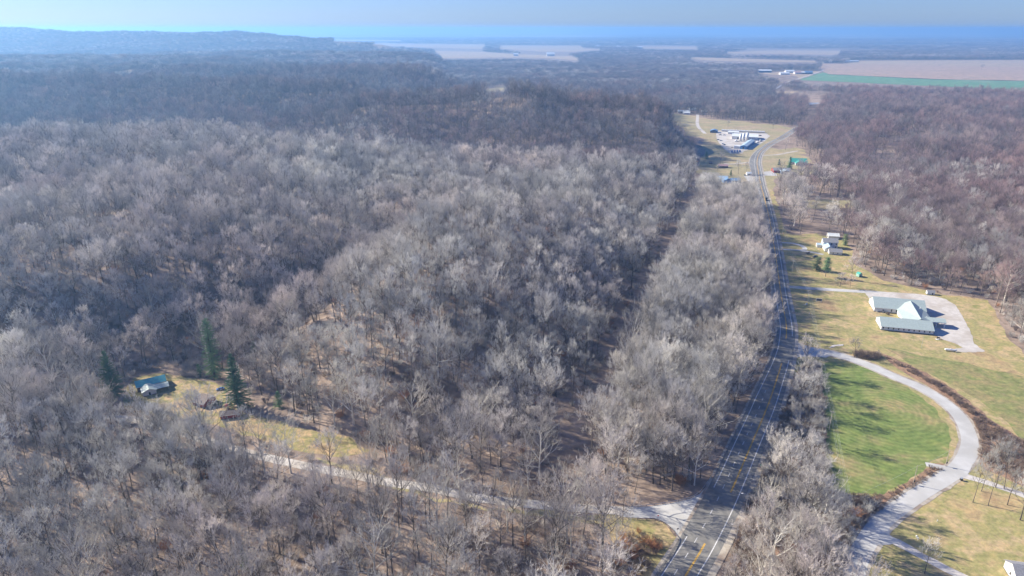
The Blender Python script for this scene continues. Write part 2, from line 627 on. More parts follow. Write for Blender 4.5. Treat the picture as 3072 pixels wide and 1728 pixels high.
mb = MB()
for (a, b_, o) in ((0, 222.5, LW), (252, 1400, LW), (0, 389, RW), (421, 1400, RW)):
    ribbon(mb, cut(HW, a, b_), (lambda y, o=o: o(y) - 0.21), (lambda y, o=o: o(y) + 0.21), 0.206)
ln = offset(HW, -3.75)
y = 196.0
while y < 345:                                       # lane dashes
    seg = [Vector((float(np.interp(t, [p.y for p in ln], [p.x for p in ln])), t)) for t in (y, y + 1.5, y + 3.0)]
    ribbon(mb, seg, -0.15, 0.15, 0.206)
    y += 8.7
tag(mb.build('white_road_marking', M['paint_w']), kind='structure')
mb = MB()
for (a, b_) in ((0, 222), (251, 386), (416, 1400)):
    ribbon(mb, cut(HW, a, b_), -0.32, -0.05, 0.206)
    ribbon(mb, cut(HW, a, b_), 0.07, 0.34, 0.206)
tag(mb.build('yellow_road_marking', M['paint_y']), kind='structure')

# county road to the left and its wide mouth at the highway
LR_PX = [(2120, 1560), (2017.6, 1541.5), (1819, 1530), (1620, 1515), (1421.5, 1492), (1302, 1466), (1183, 1450), (1063.7, 1426), (914, 1398),
         (695.5, 1346.8), (517, 1287), (397.5, 1258), (238, 1250), (139, 1232), (0, 1210), (-150, 1190), (-400, 1165)]
road('county_road', [G(*p) for p in LR_PX], 5.6, 0.12, M['gravel'], clear=0.8, occ=0.0)
flat_poly('road_junction', GP(c5, [(-100, 420), (250, 400), (600, 345), (850, 290), (1000, 215), (1110, 90), (1500, 60), (1180, 700), (900, 1230), (585, 1180),
                                 (690, 1000), (690, 900), (625, 775), (510, 665), (330, 590), (0, 570), (-200, 560)]), 0.16, M['concrete'], clear=3.0)

CLEAR.append((np.array([tuple(G(*p)[:2]) for p in [(2375, 1085), (2470, 1090), (2482, 1300), (2490, 1420), (2420, 1400), (2330, 1330), (2290, 1330), (2330, 1230)]]), 1.0, 0.6))
CLEAR.append((np.array([tuple(G(*p)[:2]) for p in [(1672, 1420), (1735, 1290), (1795, 1180), (1843, 1080), (1882, 960), (1942, 860), (2003, 740), (2056, 640), (2106, 555),
              (2116, 555), (2068, 640), (2022, 740), (1965, 860), (1908, 960), (1868, 1080), (1825, 1180), (1768, 1290), (1712, 1420)]]), 5.0, 0.62))
CLEAR.append((np.array([tuple(G(*p)[:2]) for p in [(1010, 1402), (1183, 1440), (1302, 1455), (1421, 1482), (1620, 1508), (1819, 1522), (2000, 1530), (2000, 1556), (1819, 1548), (1620, 1536), (1421, 1510), (1302, 1484), (1183, 1464), (1010, 1424)]]), 1.0, 0.38))
# road curving round the green field on the right
RR_PX = [(2368, 1046), (2400, 1048), (2499, 1061.6), (2598, 1093), (2690, 1133), (2755, 1160), (2823, 1199), (2876, 1247), (2904, 1299), (2908, 1343),
         (2886, 1390), (2843, 1430), (2763.4, 1478), (2684, 1533.6), (2636, 1575), (2599, 1629), (2577, 1668.7), (2560, 1728), (2540, 1800)]
RR, RRL = road('side_road', [G(*p) for p in RR_PX], 7.6, 0.12, M['concrete'], clear=3.0)
road('road_shoulder', [G(*p) for p in RR_PX], 10.4, 0.09, M['shoulder'], clear=None, edge=0.5)
flat_poly('road_apron', GP(cA, [(395, 100), (520, 160), (760, 235), (1000, 320), (900, 370), (650, 350), (480, 360), (380, 440), (330, 560), (250, 560), (330, 200)]), 0.15, M['concrete'], clear=2)
flat_poly('road_apron', GP(cD, [(1440, 500), (1760, 520), (1620, 760), (1560, 880), (1330, 980), (1030, 900), (1060, 800), (1180, 740), (1300, 680)]), 0.13, M['concrete'], clear=2)
flat_poly('road_apron', GP(c1b, [(1560, 1020), (1560, 1140), (1640, 1190), (1560, 1215), (1440, 1215), (1400, 1290), (1240, 1290), (1350, 1100)]), 0.13, M['concrete'], clear=2)
road('driveway', GP(None, [(2600, 1612), (2650, 1612), (2692, 1628), (2763, 1667), (2843, 1710), (2960, 1765)]), 4.4, 0.10, M['gravel'], edge=0.3)
road('driveway', GP(None, [(2870, 1425), (2905, 1431), (2958.6, 1447.7), (3009, 1464.5), (3072, 1486), (3160, 1518)]), 4.2, 0.10, M['gravel'], edge=0.3)
road('driveway', GP(None, [(2872, 1412), (2840, 1405), (2805, 1398), (2777, 1393)]), 3.8, 0.10, M['concrete'], edge=0.2)
road('driveway', GP(None, [(2345, 858), (2363.6, 860), (2439, 866), (2538.5, 872), (2618, 877), (2700, 884)]), 6.4, 0.10, M['concrete'], edge=0.2)
road('driveway', GP(None, [(2325, 727), (2340, 727.7), (2375.5, 729.7), (2403, 736.7), (2415, 746), (2404, 751), (2379.5, 749.6), (2345, 748), (2325, 747)]), 4.4, 0.10, M['concrete'])
road('driveway', GP(None, [(2400, 752), (2425, 755), (2451, 759.5), (2470, 764)]), 4.6, 0.11, M['concrete'])
flat_poly('gravel_lot', GP(c3, [(480, 300), (900, 285), (1300, 315), (1560, 355), (1700, 395), (1830, 470), (1900, 560), (1990, 720), (2060, 860), (2110, 1000), (2120, 1060), (2000, 1085),
                          (1830, 1055), (1660, 1005), (1560, 945), (1300, 860), (1300, 600), (1000, 430), (560, 400)]), 0.13, M['gravel'], edge=(3, 0.35), clear=4)
flat_poly('gravel_patch', GP(c3, [(1830, 1060), (2120, 1062), (2200, 1110), (2290, 1180), (2150, 1195), (1840, 1185), (1820, 1150), (1950, 1120)]), 0.09, M['gravel'], edge=(2, 0.6), clear=None)
flat_poly('concrete_rubble', GP(cA, [(940, 225), (985, 185), (1060, 170), (1165, 168), (1150, 190), (1040, 200), (960, 225)]), 0.22, M['gravel'], edge=(1, 0.3), clear=None)

# grass
flat_poly('lawn', GP(None, [(2316, 560), (2360, 700), (2395, 704), (2450, 700), (2530, 722), (2555, 745), (2560, 790), (2610, 818), (2650, 842), (2740, 862), (2830, 884), (2905, 892), (2965, 900),
                    (2990, 950), (3020, 1010), (3072, 1060), (3300, 1150), (3500, 1500), (3300, 1850), (2480, 1850), (2530, 1728), (2555, 1640), (2600, 1570), (2640, 1520), (2600, 1490), (2500, 1480),
                    (2480, 1400), (2450, 1300), (2440, 1150), (2400, 1110), (2330, 1250), (2300, 1250), (2340, 1080), (2340, 900), (2290, 640)]), 0.03, M['lawn'], edge=(6, 1.2), clear=2.0)
flat_poly('green_field', GP(None, [(2462, 1092), (2520, 1083), (2600, 1098), (2660, 1115), (2735, 1170), (2800, 1222), (2838, 1270), (2856, 1320), (2845, 1368), (2795, 1385), (2770, 1415), (2735, 1437),
                    (2650, 1480), (2570, 1482), (2495, 1470), (2480, 1400), (2478, 1300), (2470, 1200)]), 0.05, M['crop'], edge=(4, 0.8), clear=2.0)
flat_poly('green_field', GP(None, [(2650, 1040), (2760, 1066), (2900, 1090), (3072, 1130), (3400, 1200), (3400, 1420), (3072, 1320), (3000, 1250), (2940, 1200), (2850, 1150), (2760, 1110), (2700, 1070)]), 0.05, M['crop2'], edge=(6, 1.2), clear=2.0)
flat_poly('weedy_strip', GP(None, [(2400, 1098), (2470, 1090), (2478, 1200), (2484, 1320), (2495, 1465), (2560, 1490), (2640, 1490), (2740, 1440), (2800, 1390), (2850, 1392), (2868, 1420), (2800, 1448),
                    (2690, 1508), (2640, 1545), (2590, 1580), (2540, 1640), (2520, 1728), (2480, 1850), (2150, 1850), (2200, 1650), (2260, 1480), (2330, 1260), (2365, 1150)]), 0.04, M['brownverge'], edge=(4, 1.0), clear=None)
flat_poly('weedy_strip', GP(None, [(2640, 1058), (2720, 1090), (2800, 1130), (2880, 1180), (2950, 1240), (3020, 1290), (3072, 1320), (3200, 1400), (3072, 1460), (2960, 1410), (2925, 1370), (2925, 1300), (2890, 1240), (2830, 1190), (2760, 1145), (2690, 1105)]), 0.045, M['brownverge'], edge=(4, 1.0), clear=3)
flat_poly('roadside_grass', GP(c5, [(-500, 600), (0, 590), (300, 600), (450, 650), (560, 730), (630, 830), (670, 900), (650, 980), (575, 1130), (470, 1290), (350, 1460), (200, 1700), (-200, 1700), (0, 1300), (-300, 1000)]), 0.06, M['lawn'], edge=(3, 0.8), clear=2)
flat_poly('roadside_grass', GP(r8, [(0, 600), (150, 610), (260, 650), (500, 780), (800, 880), (1100, 930), (1500, 960), (1900, 990), (2250, 1000), (2250, 1060), (1900, 1060), (1500, 1010), (1000, 930), (600, 850), (200, 720), (-200, 560)]), 0.05, M['field'], edge=(5, 1.5), clear=1, occ=0)
flat_poly('cottage_lawn', GP(c4, [(120, 640), (250, 420), (560, 360), (800, 350), (1100, 420), (1400, 470), (1640, 560), (1720, 800), (1900, 930), (2300, 1040), (2576, 1080), (2700, 1250), (2576, 1400), (2000, 1240), (1500, 1130), (1100, 1040), (800, 1020), (500, 980), (100, 900)]), 0.05, M['yard'], edge=(4, 1.2), clear=1.5, occ=0.45)
flat_poly('cottage_lawn', GP(r7, [(1700, 270), (2050, 290), (2300, 340), (2576, 380), (2800, 500), (2576, 560), (2350, 530), (2100, 470), (1800, 370)]), 0.04, M['yard'], edge=(4, 1.2), clear=1.5, occ=0.45)

# the village further up the highway
flat_poly('village_field', GP(cE, [(480, 520), (900, 560), (1250, 600), (1900, 740), (2576, 800), (3200, 800)]) + GP(cB, [(1300, 100), (2000, 140), (2480, 240), (2500, 330), (2100, 560), (1500, 860), (1350, 1100), (1300, 1300), (1340, 1449)]) +
          GP(cC, [(1240, 400), (1230, 500), (900, 600), (560, 600), (380, 440), (0, 350), (0, 40)]) + GP(cE, [(1700, 1500), (1500, 1443), (1000, 1380), (900, 1100), (560, 960), (420, 700)]), 0.06, M['field'], edge=(10, 2), clear=6, occ=0.9)
flat_poly('village_field', GP(cC, [(1395, 150), (1400, 0), (1480, -120), (1560, -200), (1900, -120), (2300, -20), (2576, 60), (2576, 350), (2100, 400), (1900, 430), (1650, 480), (1700, 620), (1560, 780), (1480, 700), (1420, 420)]), 0.05, M['field'], edge=(8, 2), clear=5)
flat_poly('village_field', GP(cB, [(1750, 1000), (2100, 900), (2576, 830), (2900, 900), (2900, 1030), (2500, 1060), (2000, 1090), (1700, 1060)]), 0.08, M['field'], edge=(8, 2), clear=5)
flat_poly('factory_yard', GP(cB, [(230, 330), (500, 310), (1700, 400), (1840, 480), (1700, 620), (1300, 880), (1060, 930), (1000, 1000), (640, 1015), (420, 850), (230, 600), (200, 400)]), 0.14, M['gravel'], edge=(6, 0.8), clear=4)
flat_poly('village_parking', GP(cC, [(1020, 410), (1300, 400), (1360, 660), (1250, 620), (1100, 520)]), 0.14, M['concrete'], clear=4)
flat_poly('village_parking', GP(cC, [(1380, 330), (1640, 300), (1730, 400), (1700, 410), (1400, 400)]), 0.14, M['concrete'], clear=4)
road('village_road', GP(cE, [(1460, 540), (1450, 700), (1440, 900), (1500, 1060), (1640, 1200), (1740, 1300)]), 7, 0.12, M['gravel'], clear=4)
road('village_road', GP(cE, [(1440, 970), (1200, 950), (900, 935), (560, 905)]), 4, 0.12, M['gravel'], clear=4)
road('village_road', GP(cB, [(1340, 1290), (1100, 1290), (700, 1330), (450, 1320)]), 5, 0.12, M['gravel'], clear=4)
road('village_road', GP(cB, [(1600, 1070), (1850, 1060), (2100, 1040), (2400, 980), (2700, 930)]), 5, 0.12, M['gravel'], clear=4)

# far open land (distances of one to nine kilometres)
for nm, mt, pts, z in (
    ('far_field', 'field', GP(r2, [(1060, 683), (1200, 655), (1262, 655), (1225, 700), (1090, 697)]), 0.3),
    ('far_field', 'tanfield', GP(r3, [(690, 686), (900, 690), (1250, 705), (1260, 716), (950, 712), (700, 700)]), 0.3),
    ('far_field', 'field', GP(r3, [(930, 795), (1030, 800), (1025, 845), (990, 870), (960, 830)]), 0.3),
    ('far_field', 'field', GP(r3, [(1540, 968), (1700, 964), (1950, 966), (1960, 992), (1800, 1010), (1600, 1005)]), 0.3),
    ('far_field', 'field', GP(r3, [(1400, 1130), (1650, 1150), (1660, 1200), (1500, 1210)]), 0.3),
    ('far_field', 'field', GP(r6, [(900, 66), (1100, 58), (1260, 62), (1330, 105), (1150, 135), (950, 125)]), 0.15),
    ('far_yard', 'tanfield', GP(r3, [(560, 538), (700, 545), (780, 535), (900, 535), (1045, 540), (1010, 556), (885, 600), (870, 575), (700, 566), (570, 556)]), 0.4),
    ('brown_field', 'pinkfield', GP(r3, [(1035, 480), (1330, 482), (2576, 505), (3200, 520), (3200, 640), (2576, 612), (1900, 600), (1100, 562), (1050, 530)]), 0.5),
    ('tan_field', 'tanfield', GP(r3, [(1200, 484), (1330, 458), (2576, 453), (3200, 455), (3200, 520), (2576, 507), (1330, 484)]), 0.6),
    ('green_field', 'greenfar', GP(r3, [(880, 605), (960, 575), (1060, 546), (1100, 560), (1900, 598), (2576, 610), (3200, 636), (3200, 720), (2576, 684), (2200, 664), (1700, 642), (1300, 622)]), 0.5),
    ('tan_field', 'tanfield', GP(r3, [(50, 432), (500, 445), (1000, 458), (1040, 470), (700, 470), (250, 460), (60, 448)]), 0.5),
    ('tan_field', 'tanfield', GP(r3, [(300, 393), (700, 380), (1200, 383), (1190, 400), (1130, 415), (750, 408), (380, 405)]), 0.5),
    ('tan_field', 'tanfield', GP(r2, [(690, 383), (1080, 393), (1300, 408), (1740, 425), (1820, 460), (1600, 442), (1400, 434), (1080, 435), (760, 440), (740, 405)]), 0.6),
    ('tan_field', 'tanfield', GP(r2, [(230, 328), (680, 333), (1085, 335), (1090, 358), (1050, 370), (620, 358), (300, 346)]), 0.6),
    ('tan_field', 'tanfield', GP(r2, [(1190, 343), (1810, 345), (1830, 365), (1990, 372), (1760, 392), (1500, 390), (1190, 368)]), 0.6),
    ('tan_field', 'tanfield', GP(r2, [(2220, 350), (2700, 350), (2700, 372), (2290, 366)]), 0.6),
    ('tan_field', 'tanfield', GP(r2, [(-60, 298), (470, 305), (440, 312), (-60, 306)]), 0.6),
    ('tan_field', 'tanfield', GP(r2, [(1000, 268), (1700, 272), (1720, 279), (1020, 277)]), 0.6),
    ('tan_field', 'tanfield', GP(r3, [(800, 262), (1520, 262), (1500, 274), (900, 274)]), 0.6),
    ('tan_field', 'tanfield', GP(r3, [(1560, 256), (2250, 250), (2200, 266), (1640, 268)]), 0.6),
):
    flat_poly(nm, pts, z, M[mt], edge=(60, 6) if pts[0].y > 2500 else (12, 3), clear=8, occ=1.0)
road('farm_road', GP(r3, [(700, 672), (790, 622), (900, 588), (1040, 540), (1065, 528)]), 9, 0.7, M['gravel'], clear=10)

# ------------------------------------------------------------------ trees
def seg_mesh(segs, n):
    """segments (p0, p1, r0, r1) -> vertices, quads of n-sided tapered tubes"""
    S = np.asarray(segs, float)
    p0, p1, r0, r1 = S[:, 0:3], S[:, 3:6], S[:, 6], S[:, 7]
    d = p1 - p0
    d /= np.linalg.norm(d, axis=1, keepdims=True) + 1e-9
    ref = np.where(np.abs(d[:, 2:3]) > 0.9, np.array([[1.0, 0, 0]]), np.array([[0, 0, 1.0]]))
    a = np.cross(d, ref); a /= np.linalg.norm(a, axis=1, keepdims=True)
    b = np.cross(d, a)
    vs = []
    for p, r in ((p0, r0), (p1, r1)):
        for i in range(n):
            t = 2 * math.pi * i / n
            vs.append(p + (a * math.cos(t) + b * math.sin(t)) * r[:, None])
    V = np.stack(vs, 1)                               # S, 2n, 3
    base = np.arange(len(S))[:, None] * 2 * n
    F = []
    for i in range(n):
        j = (i + 1) % n
        F.append(np.concatenate([base + i, base + n + i, base + n + j, base + j], 1))
    F = np.stack(F, 1).reshape(-1, 4)
    return V.reshape(-1, 3), F


def quads_mesh(name, parts, mats):
    """parts: list of (verts, quads, material index)"""
    V = np.concatenate([p[0] for p in parts])
    off = 0
    F, MI = [], []
    for v, f, mi in parts:
        F.append(f + off); off += len(v)
        MI.append(np.full(len(f), mi, np.int32))
    F = np.concatenate(F); MI = np.concatenate(MI)
    me = bpy.data.meshes.new(name)
    me.vertices.add(len(V)); me.vertices.foreach_set('co', V.astype(np.float32).ravel())
    me.loops.add(F.size); me.loops.foreach_set('vertex_index', F.astype(np.int32).ravel())
    me.polygons.add(len(F)); me.polygons.foreach_set('loop_start', np.arange(0, F.size, 4, dtype=np.int32))
    me.polygons.foreach_set('material_index', MI)
    me.polygons.foreach_set('use_smooth', np.ones(len(F), bool))
    for m in mats: me.materials.append(m)
    me.update()
    return me


class Tree:
    def __init__(s, seed, H=24, base=0.42, rad=5.5, limbs=9, up=0.5, kids=(3, 3, 3, 4), fat=1.0, trunk_r=0.33, lean=0.03, last=4, fork=0):
        s.r = random.Random(seed)
        s.tr, s.cr = [], []                            # trunk segs, crown segs (thick), twigs
        s.tw = []
        s.up, s.kids, s.fat, s.last = up, kids, fat, last
        r = s.r
        # trunk
        p = Vector((0, 0, -0.6)); d = Vector((r.uniform(-lean, lean), r.uniform(-lean, lean), 1)).normalized()
        n = 9
        pts = [p.copy()]
        for i in range(n):
            d = (d + Vector((r.uniform(-1, 1), r.uniform(-1, 1), 0)) * 0.055 + Vector((0, 0, 0.03))).normalized()
            p = p + d * (H * 0.93 / n)
            pts.append(p.copy())
        for i in range(n):
            t0, t1 = i / n, (i + 1) / n
            f = lambda t: trunk_r * ((1 - t) ** 0.8 * 0.95 + 0.06) * (1.35 if t == 0 else 1)
            (s.tr if t1 <= base + 0.12 else s.cr).append((*pts[i], *pts[i + 1], f(t0), f(t1)))
        for k in range(limbs):
            t = base + (0.97 - base) * ((k + r.uniform(0.1, 0.9)) / limbs)
            q = t * n; i = min(n - 1, int(q)); bp = pts[i].lerp(pts[i + 1], q - i)
            az = k * 2.4 + r.uniform(-0.5, 0.5)
            rel = (t - base) / (1 - base)
            el = R(22 + 48 * rel + r.uniform(-10, 10)) if up < 0.6 else R(42 + 35 * rel + r.uniform(-8, 8))
            L = rad * (0.72 * math.sqrt(max(0.05, 1 - (rel * 0.95) ** 2)) + 0.12) * r.uniform(0.85, 1.15)
            dd = Vector((math.cos(az) * math.cos(el), math.sin(az) * math.cos(el), math.sin(el)))
            s.grow(bp, dd, L, trunk_r * (0.42 - 0.2 * rel), 0)

    def grow(s, p, d, L, rad, lev):
        r = s.r
        n = 3 if lev < 2 else 2
        final = lev >= s.last
        if final: n = 1
        pts = [p]
        for i in range(n):
            d = (d + Vector((r.uniform(-1, 1), r.uniform(-1, 1), r.uniform(-0.6, 1) * 0.6 + s.up * 0.5)) * 0.2).normalized()
            pts.append(pts[-1] + d * (L / n))
        r1 = rad * (0.6 if not final else 0.45)
        for i in range(n):
            a = rad + (r1 - rad) * i / n; b = rad + (r1 - rad) * (i + 1) / n
            (s.cr if lev < 2 else s.tw).append((*pts[i], *pts[i + 1], a * s.fat, b * s.fat))
        if final: return
        k = s.kids[min(lev, len(s.kids) - 1)]
        for j in range(k):
            t = 1.0 if j == 0 else r.uniform(0.35, 0.95)
            q = t * n; i = min(n - 1, int(q)); bp = pts[i].lerp(pts[i + 1], q - i)
            ang = R(r.uniform(8, 22)) if j == 0 else R(r.uniform(28, 58))
            ax = d.orthogonal().normalized()
            ax.rotate(__import__('mathutils').Quaternion(d, r.uniform(0, 6.28)))
            nd = d.copy(); nd.rotate(__import__('mathutils').Quaternion(ax, ang))
            nd = (nd + Vector((0, 0, s.up * 0.5))).normalized()
            s.grow(bp, nd, L * (r.uniform(0.58, 0.78) if lev < 2 else r.uniform(0.48, 0.62)), max(0.034, rad * (0.62 if j == 0 else 0.45)), lev + 1)

    def meshes(s, name, bark, twig):
        t = quads_mesh(name + '_trunk', [(*seg_mesh(s.tr, 7), 0)], [bark])
        parts = [(*seg_mesh(s.cr, 5), 0), (*seg_mesh(s.tw, 3), 1)]
        c = quads_mesh(name + '_crown', parts, [bark, twig])
        return t, c

    def joined(s, name, bark, twig, tn=6):
        parts = [(*seg_mesh(s.tr, tn), 0), (*seg_mesh(s.cr, 4), 0)]
        if s.tw: parts.append((*seg_mesh(s.tw, 3), 1))
        return quads_mesh(name, parts, [bark, twig])


PROTO = bpy.data.collections.new('forest_prototypes')    # holds what the forest object scatters; not linked to the scene
PN = []


def proto(me):
    o = bpy.data.objects.new('proto_%03d' % len(PN), me)
    PROTO.objects.link(o)
    PN.append(o)
    return len(PN) - 1


SPEC = []                                  # near tree kinds
for i in range(6):
    SPEC.append(dict(seed=10 + i, H=23 + i % 3 * 2, base=0.40 + 0.05 * (i % 3), rad=6.0 + (i % 3) * 0.9, limbs=12 + i % 3, kids=(3, 3, 4, 4), last=4))
for i in range(2):
    SPEC.append(dict(seed=30 + i, H=26, base=0.48, rad=4.6, limbs=11, up=0.75, kids=(3, 3, 3, 3), last=4, trunk_r=0.26))
for i in range(2):
    SPEC.append(dict(seed=40 + i, H=25, base=0.28, rad=8.5, limbs=9, up=0.45, kids=(3, 3, 3, 3), last=4, trunk_r=0.42))
NEARM, NEARP = [], []
for i, sp in enumerate(SPEC):
    pale = i >= 8
    t = Tree(**sp)
    tm, cm = t.meshes('pale_tree' if pale else 'bare_tree', M['pale'] if pale else M['bark'], M['paletwig'] if pale else M['twig'])
    NEARM.append((tm, cm))
    NEARP.append(proto(t.joined('tree', M['pale'] if pale else M['bark'], M['paletwig'] if pale else M['twig'])))
MAUVEP = [proto(Tree(**SPEC[i]).joined('tree', M['bark'], M['twig_mauve'])) for i in range(5)]
MIDM = [proto(Tree(seed=60 + i, H=23 + i % 3, base=0.4, rad=6.8, limbs=9, kids=(3, 4, 4), last=3, fat=1.5, trunk_r=0.3).joined('tree', M['bark'], M['twig_mauve'], 4)) for i in range(4)]
MIDD = [proto(Tree(seed=64 + i, H=23 + i % 3, base=0.4, rad=6.8, limbs=9, kids=(3, 4, 4), last=3, fat=1.6, trunk_r=0.3).joined('tree', M['bark'], M['twig_shaded'], 4)) for i in range(4)]
MIDP = []
for i in range(5):
    pale = i == 4
    t = Tree(seed=50 + i, H=23 + i % 3, base=0.4, rad=6.8, limbs=9, kids=(3, 4, 4), last=3, fat=1.5, trunk_r=0.3)
    MIDP.append(proto(t.joined('tree', M['pale'] if pale else M['bark'], M['paletwig'] if pale else M['twig'], 4)))
FARP = []
for i in range(7):
    parts = []
    rr = random.Random(90 + i)
    for k in range(7):
        t = Tree(seed=70 + i * 7 + k, H=21 + rr.uniform(-2, 4), base=0.45, rad=6.5, limbs=8, kids=(3, 3), last=2, fat=2.7, trunk_r=0.22)
        a, q = k * 2.4, 11 * math.sqrt(k / 7 + 0.05)
        o = np.array([q * math.cos(a), q * math.sin(a), 0])
        v, f = seg_mesh(t.tr + t.cr, 3); parts.append((v + o, f, 0))
        v, f = seg_mesh(t.tw, 3); parts.append((v + o, f, 1))
    FARP.append(proto(quads_mesh('tree_clump', parts, [M['bark'], M[('twig_shaded', 'twig_shaded', 'twig_shaded', 'twig_shaded', 'twig', 'twig', 'twig_mauve')[i]]])))


def shrub_mesh(seed, mat, h=2.2, n=26, rad=1.6, fat=1.0):
    r = random.Random(seed)
    segs = []
    for i in range(n):
        a, q = r.uniform(0, 6.28), r.uniform(0, rad * 0.6)
        p = Vector((q * math.cos(a), q * math.sin(a), 0))
        d = Vector((math.cos(a) * r.uniform(0.1, 0.9), math.sin(a) * r.uniform(0.1, 0.9), 1)).normalized()
        L = h * r.uniform(0.5, 1.0)
        m = p + d * L * 0.5
        segs.append((*p, *m, 0.035 * fat, 0.03 * fat))
        for j in range(5):
            e = (d + Vector((r.uniform(-1, 1), r.uniform(-1, 1), r.uniform(-0.5, 0.6))) * 0.8).normalized()
            s0 = m + d * L * 0.08 * j
            e1 = s0 + e * L * 0.4
            segs.append((*s0, *e1, 0.028 * fat, 0.02 * fat))
            e2 = e1 + (e + Vector((r.uniform(-1, 1), r.uniform(-1, 1), r.uniform(-.5, 1)))).normalized() * L * 0.25
            segs.append((*e1, *e2, 0.024 * fat, 0.016 * fat))
    return quads_mesh('shrub', [(*seg_mesh(segs, 3), 0)], [mat])


SHRUBP = [proto(shrub_mesh(200 + i, M['brush'], h=2.6, fat=1.3)) for i in range(3)]
TANP = [proto(shrub_mesh(210 + i, M['twig'], h=3.4, rad=2.0, n=30, fat=1.2)) for i in range(2)]
RUSTP = [proto(shrub_mesh(220, M['rust'], h=3.5, rad=1.8, n=40, fat=1.5))]

# ------------------------------------------------------------------ where the wood stands
def jgrid(x0, x1, y0, y1, sp, seed):
    r = np.random.default_rng(seed)
    X, Y = np.meshgrid(np.arange(x0, x1, sp), np.arange(y0, y1, sp))
    X = X + (np.arange(X.shape[0]) % 2)[:, None] * sp * 0.5
    X = (X + r.uniform(-.42, .42, X.shape) * sp).ravel()
    Y = (Y + r.uniform(-.42, .42, Y.shape) * sp).ravel()
    return X, Y


CORR = [tuple(G(*p)[:2]) for p in [(1690, 1390), (1740, 1290), (1800, 1180), (1850, 1080), (1890, 960), (1950, 860), (2010, 740), (2060, 640), (2110, 555)]]   # old rail bed


def clears(X, Y, Z, hh):
    ok = np.ones(X.shape, bool)
    k0 = CAM_H / (CAM_H - Z)
    for P, mg, occ in CLEAR:
        k = CAM_H / (CAM_H - Z - hh * occ)
        if len(P) < 3: continue
        for q in ((None, 0.5, 1.0) if P[:, 1].max() < 1500 else (None, 0.2, 0.4, 0.6, 0.8, 1.0)):
            X2, Y2 = (X, Y) if q is None else (X * (k0 + (k - k0) * q), Y * (k0 + (k - k0) * q))
            x0, y0 = P.min(0) - mg; x1, y1 = P.max(0) + mg
            c = np.nonzero(ok & (X2 > x0) & (X2 < x1) & (Y2 > y0) & (Y2 < y1))[0]
            if not len(c): continue
            bad = inside(X2[c], Y2[c], P)
            if X2 is X: bad |= dist_poly(X2[c], Y2[c], P, True) < mg
            ok[c[bad]] = False
    return ok


def wood(x0, x1, y0, y1, sp, seed, rmin, rmax, th=44, hh_=26.0):
    X, Y = jgrid(x0, x1, y0, y1, sp, seed)
    r = np.hypot(X, Y)
    k = (r >= rmin) & (r < rmax) & (np.abs(np.degrees(np.arctan2(X, Y))) < th) & (Y > 130)
    X, Y = X[k], Y[k]
    Z = land(X, Y)
    hh = np.full(X.shape, hh_)
    ok = clears(X, Y, Z, hh)
    return X[ok], Y[ok], Z[ok]


PTS = []       # rows: x y z rot sx sz kind


def put(X, Y, Z, kinds, smin, smax, seed, zs=(0.85, 1.15), p=None):
    r = np.random.default_rng(seed)
    n = len(X)
    s = r.uniform(smin, smax, n)
    k = r.choice(kinds, n, p=p)
    PTS.append(np.stack([X, Y, Z, r.uniform(0, 6.28, n), s, s * r.uniform(*zs, n), k], 1))


# pockets kept open round the evergreens and the leafy bank behind the cottages
for (u, v, rad_) in ((342, 1190, 9), (645, 1132, 10), (716, 1222, 11), (838, 1222, 8), (600, 1128, 7), (560, 1120, 12), (462, 1170, 10)):
    q = G(u, v)
    for it in range(40):
        q = G(u, v, float(land(np.array([q.x]), np.array([q.y]))[0]) * 0.5 + q.z * 0.5)
    CLEAR.append((np.array([(q.x + rad_ * math.cos(t), q.y + rad_ * math.sin(t)) for t in np.linspace(0, 6.28, 12)[:-1]]), 1.0, 0.85))
# near wood
X, Y, Z = wood(-900, 900, 130, 900, 9.8, 1, 150, 900, 46)
dc = dist_poly(X, Y, CORR)
k = dc > 10.5
X, Y, Z = X[k], Y[k], Z[k]
# thin the near-side verge of the wood a little, and drop a few for gaps
gap = wav(X, Y, 70, 21) + nrg.uniform(-0.5, 0.5, len(X)) > -0.62
X, Y, Z = X[gap], Y[gap], Z[gap]
r_ = np.hypot(X, Y)
NEARK = NEARP[:8]
pk = np.array([1, 1, 1, 1, 1, 1, 1.2, 1.2, 0.16, 0.16]); pk /= pk.sum()
kk = np.random.default_rng(4).choice(len(NEARP), len(X), p=pk)
# pale sycamores gather along the creek by the highway and the county road
dr = np.minimum(dist_poly(X, Y, [tuple(p) for p in HW]), dist_poly(X, Y, [tuple(G(*p)[:2]) for p in LR_PX]))
near_creek = (dr < 40) & (nrg.uniform(0, 1, len(X)) < 0.16)
kk[near_creek] = 8 + (np.arange(near_creek.sum()) % 2)
sc = nrg.uniform(0.62, 1.25, len(X))
zz = sc * nrg.uniform(0.88, 1.12, len(X))
rot = nrg.uniform(0, 6.28, len(X))
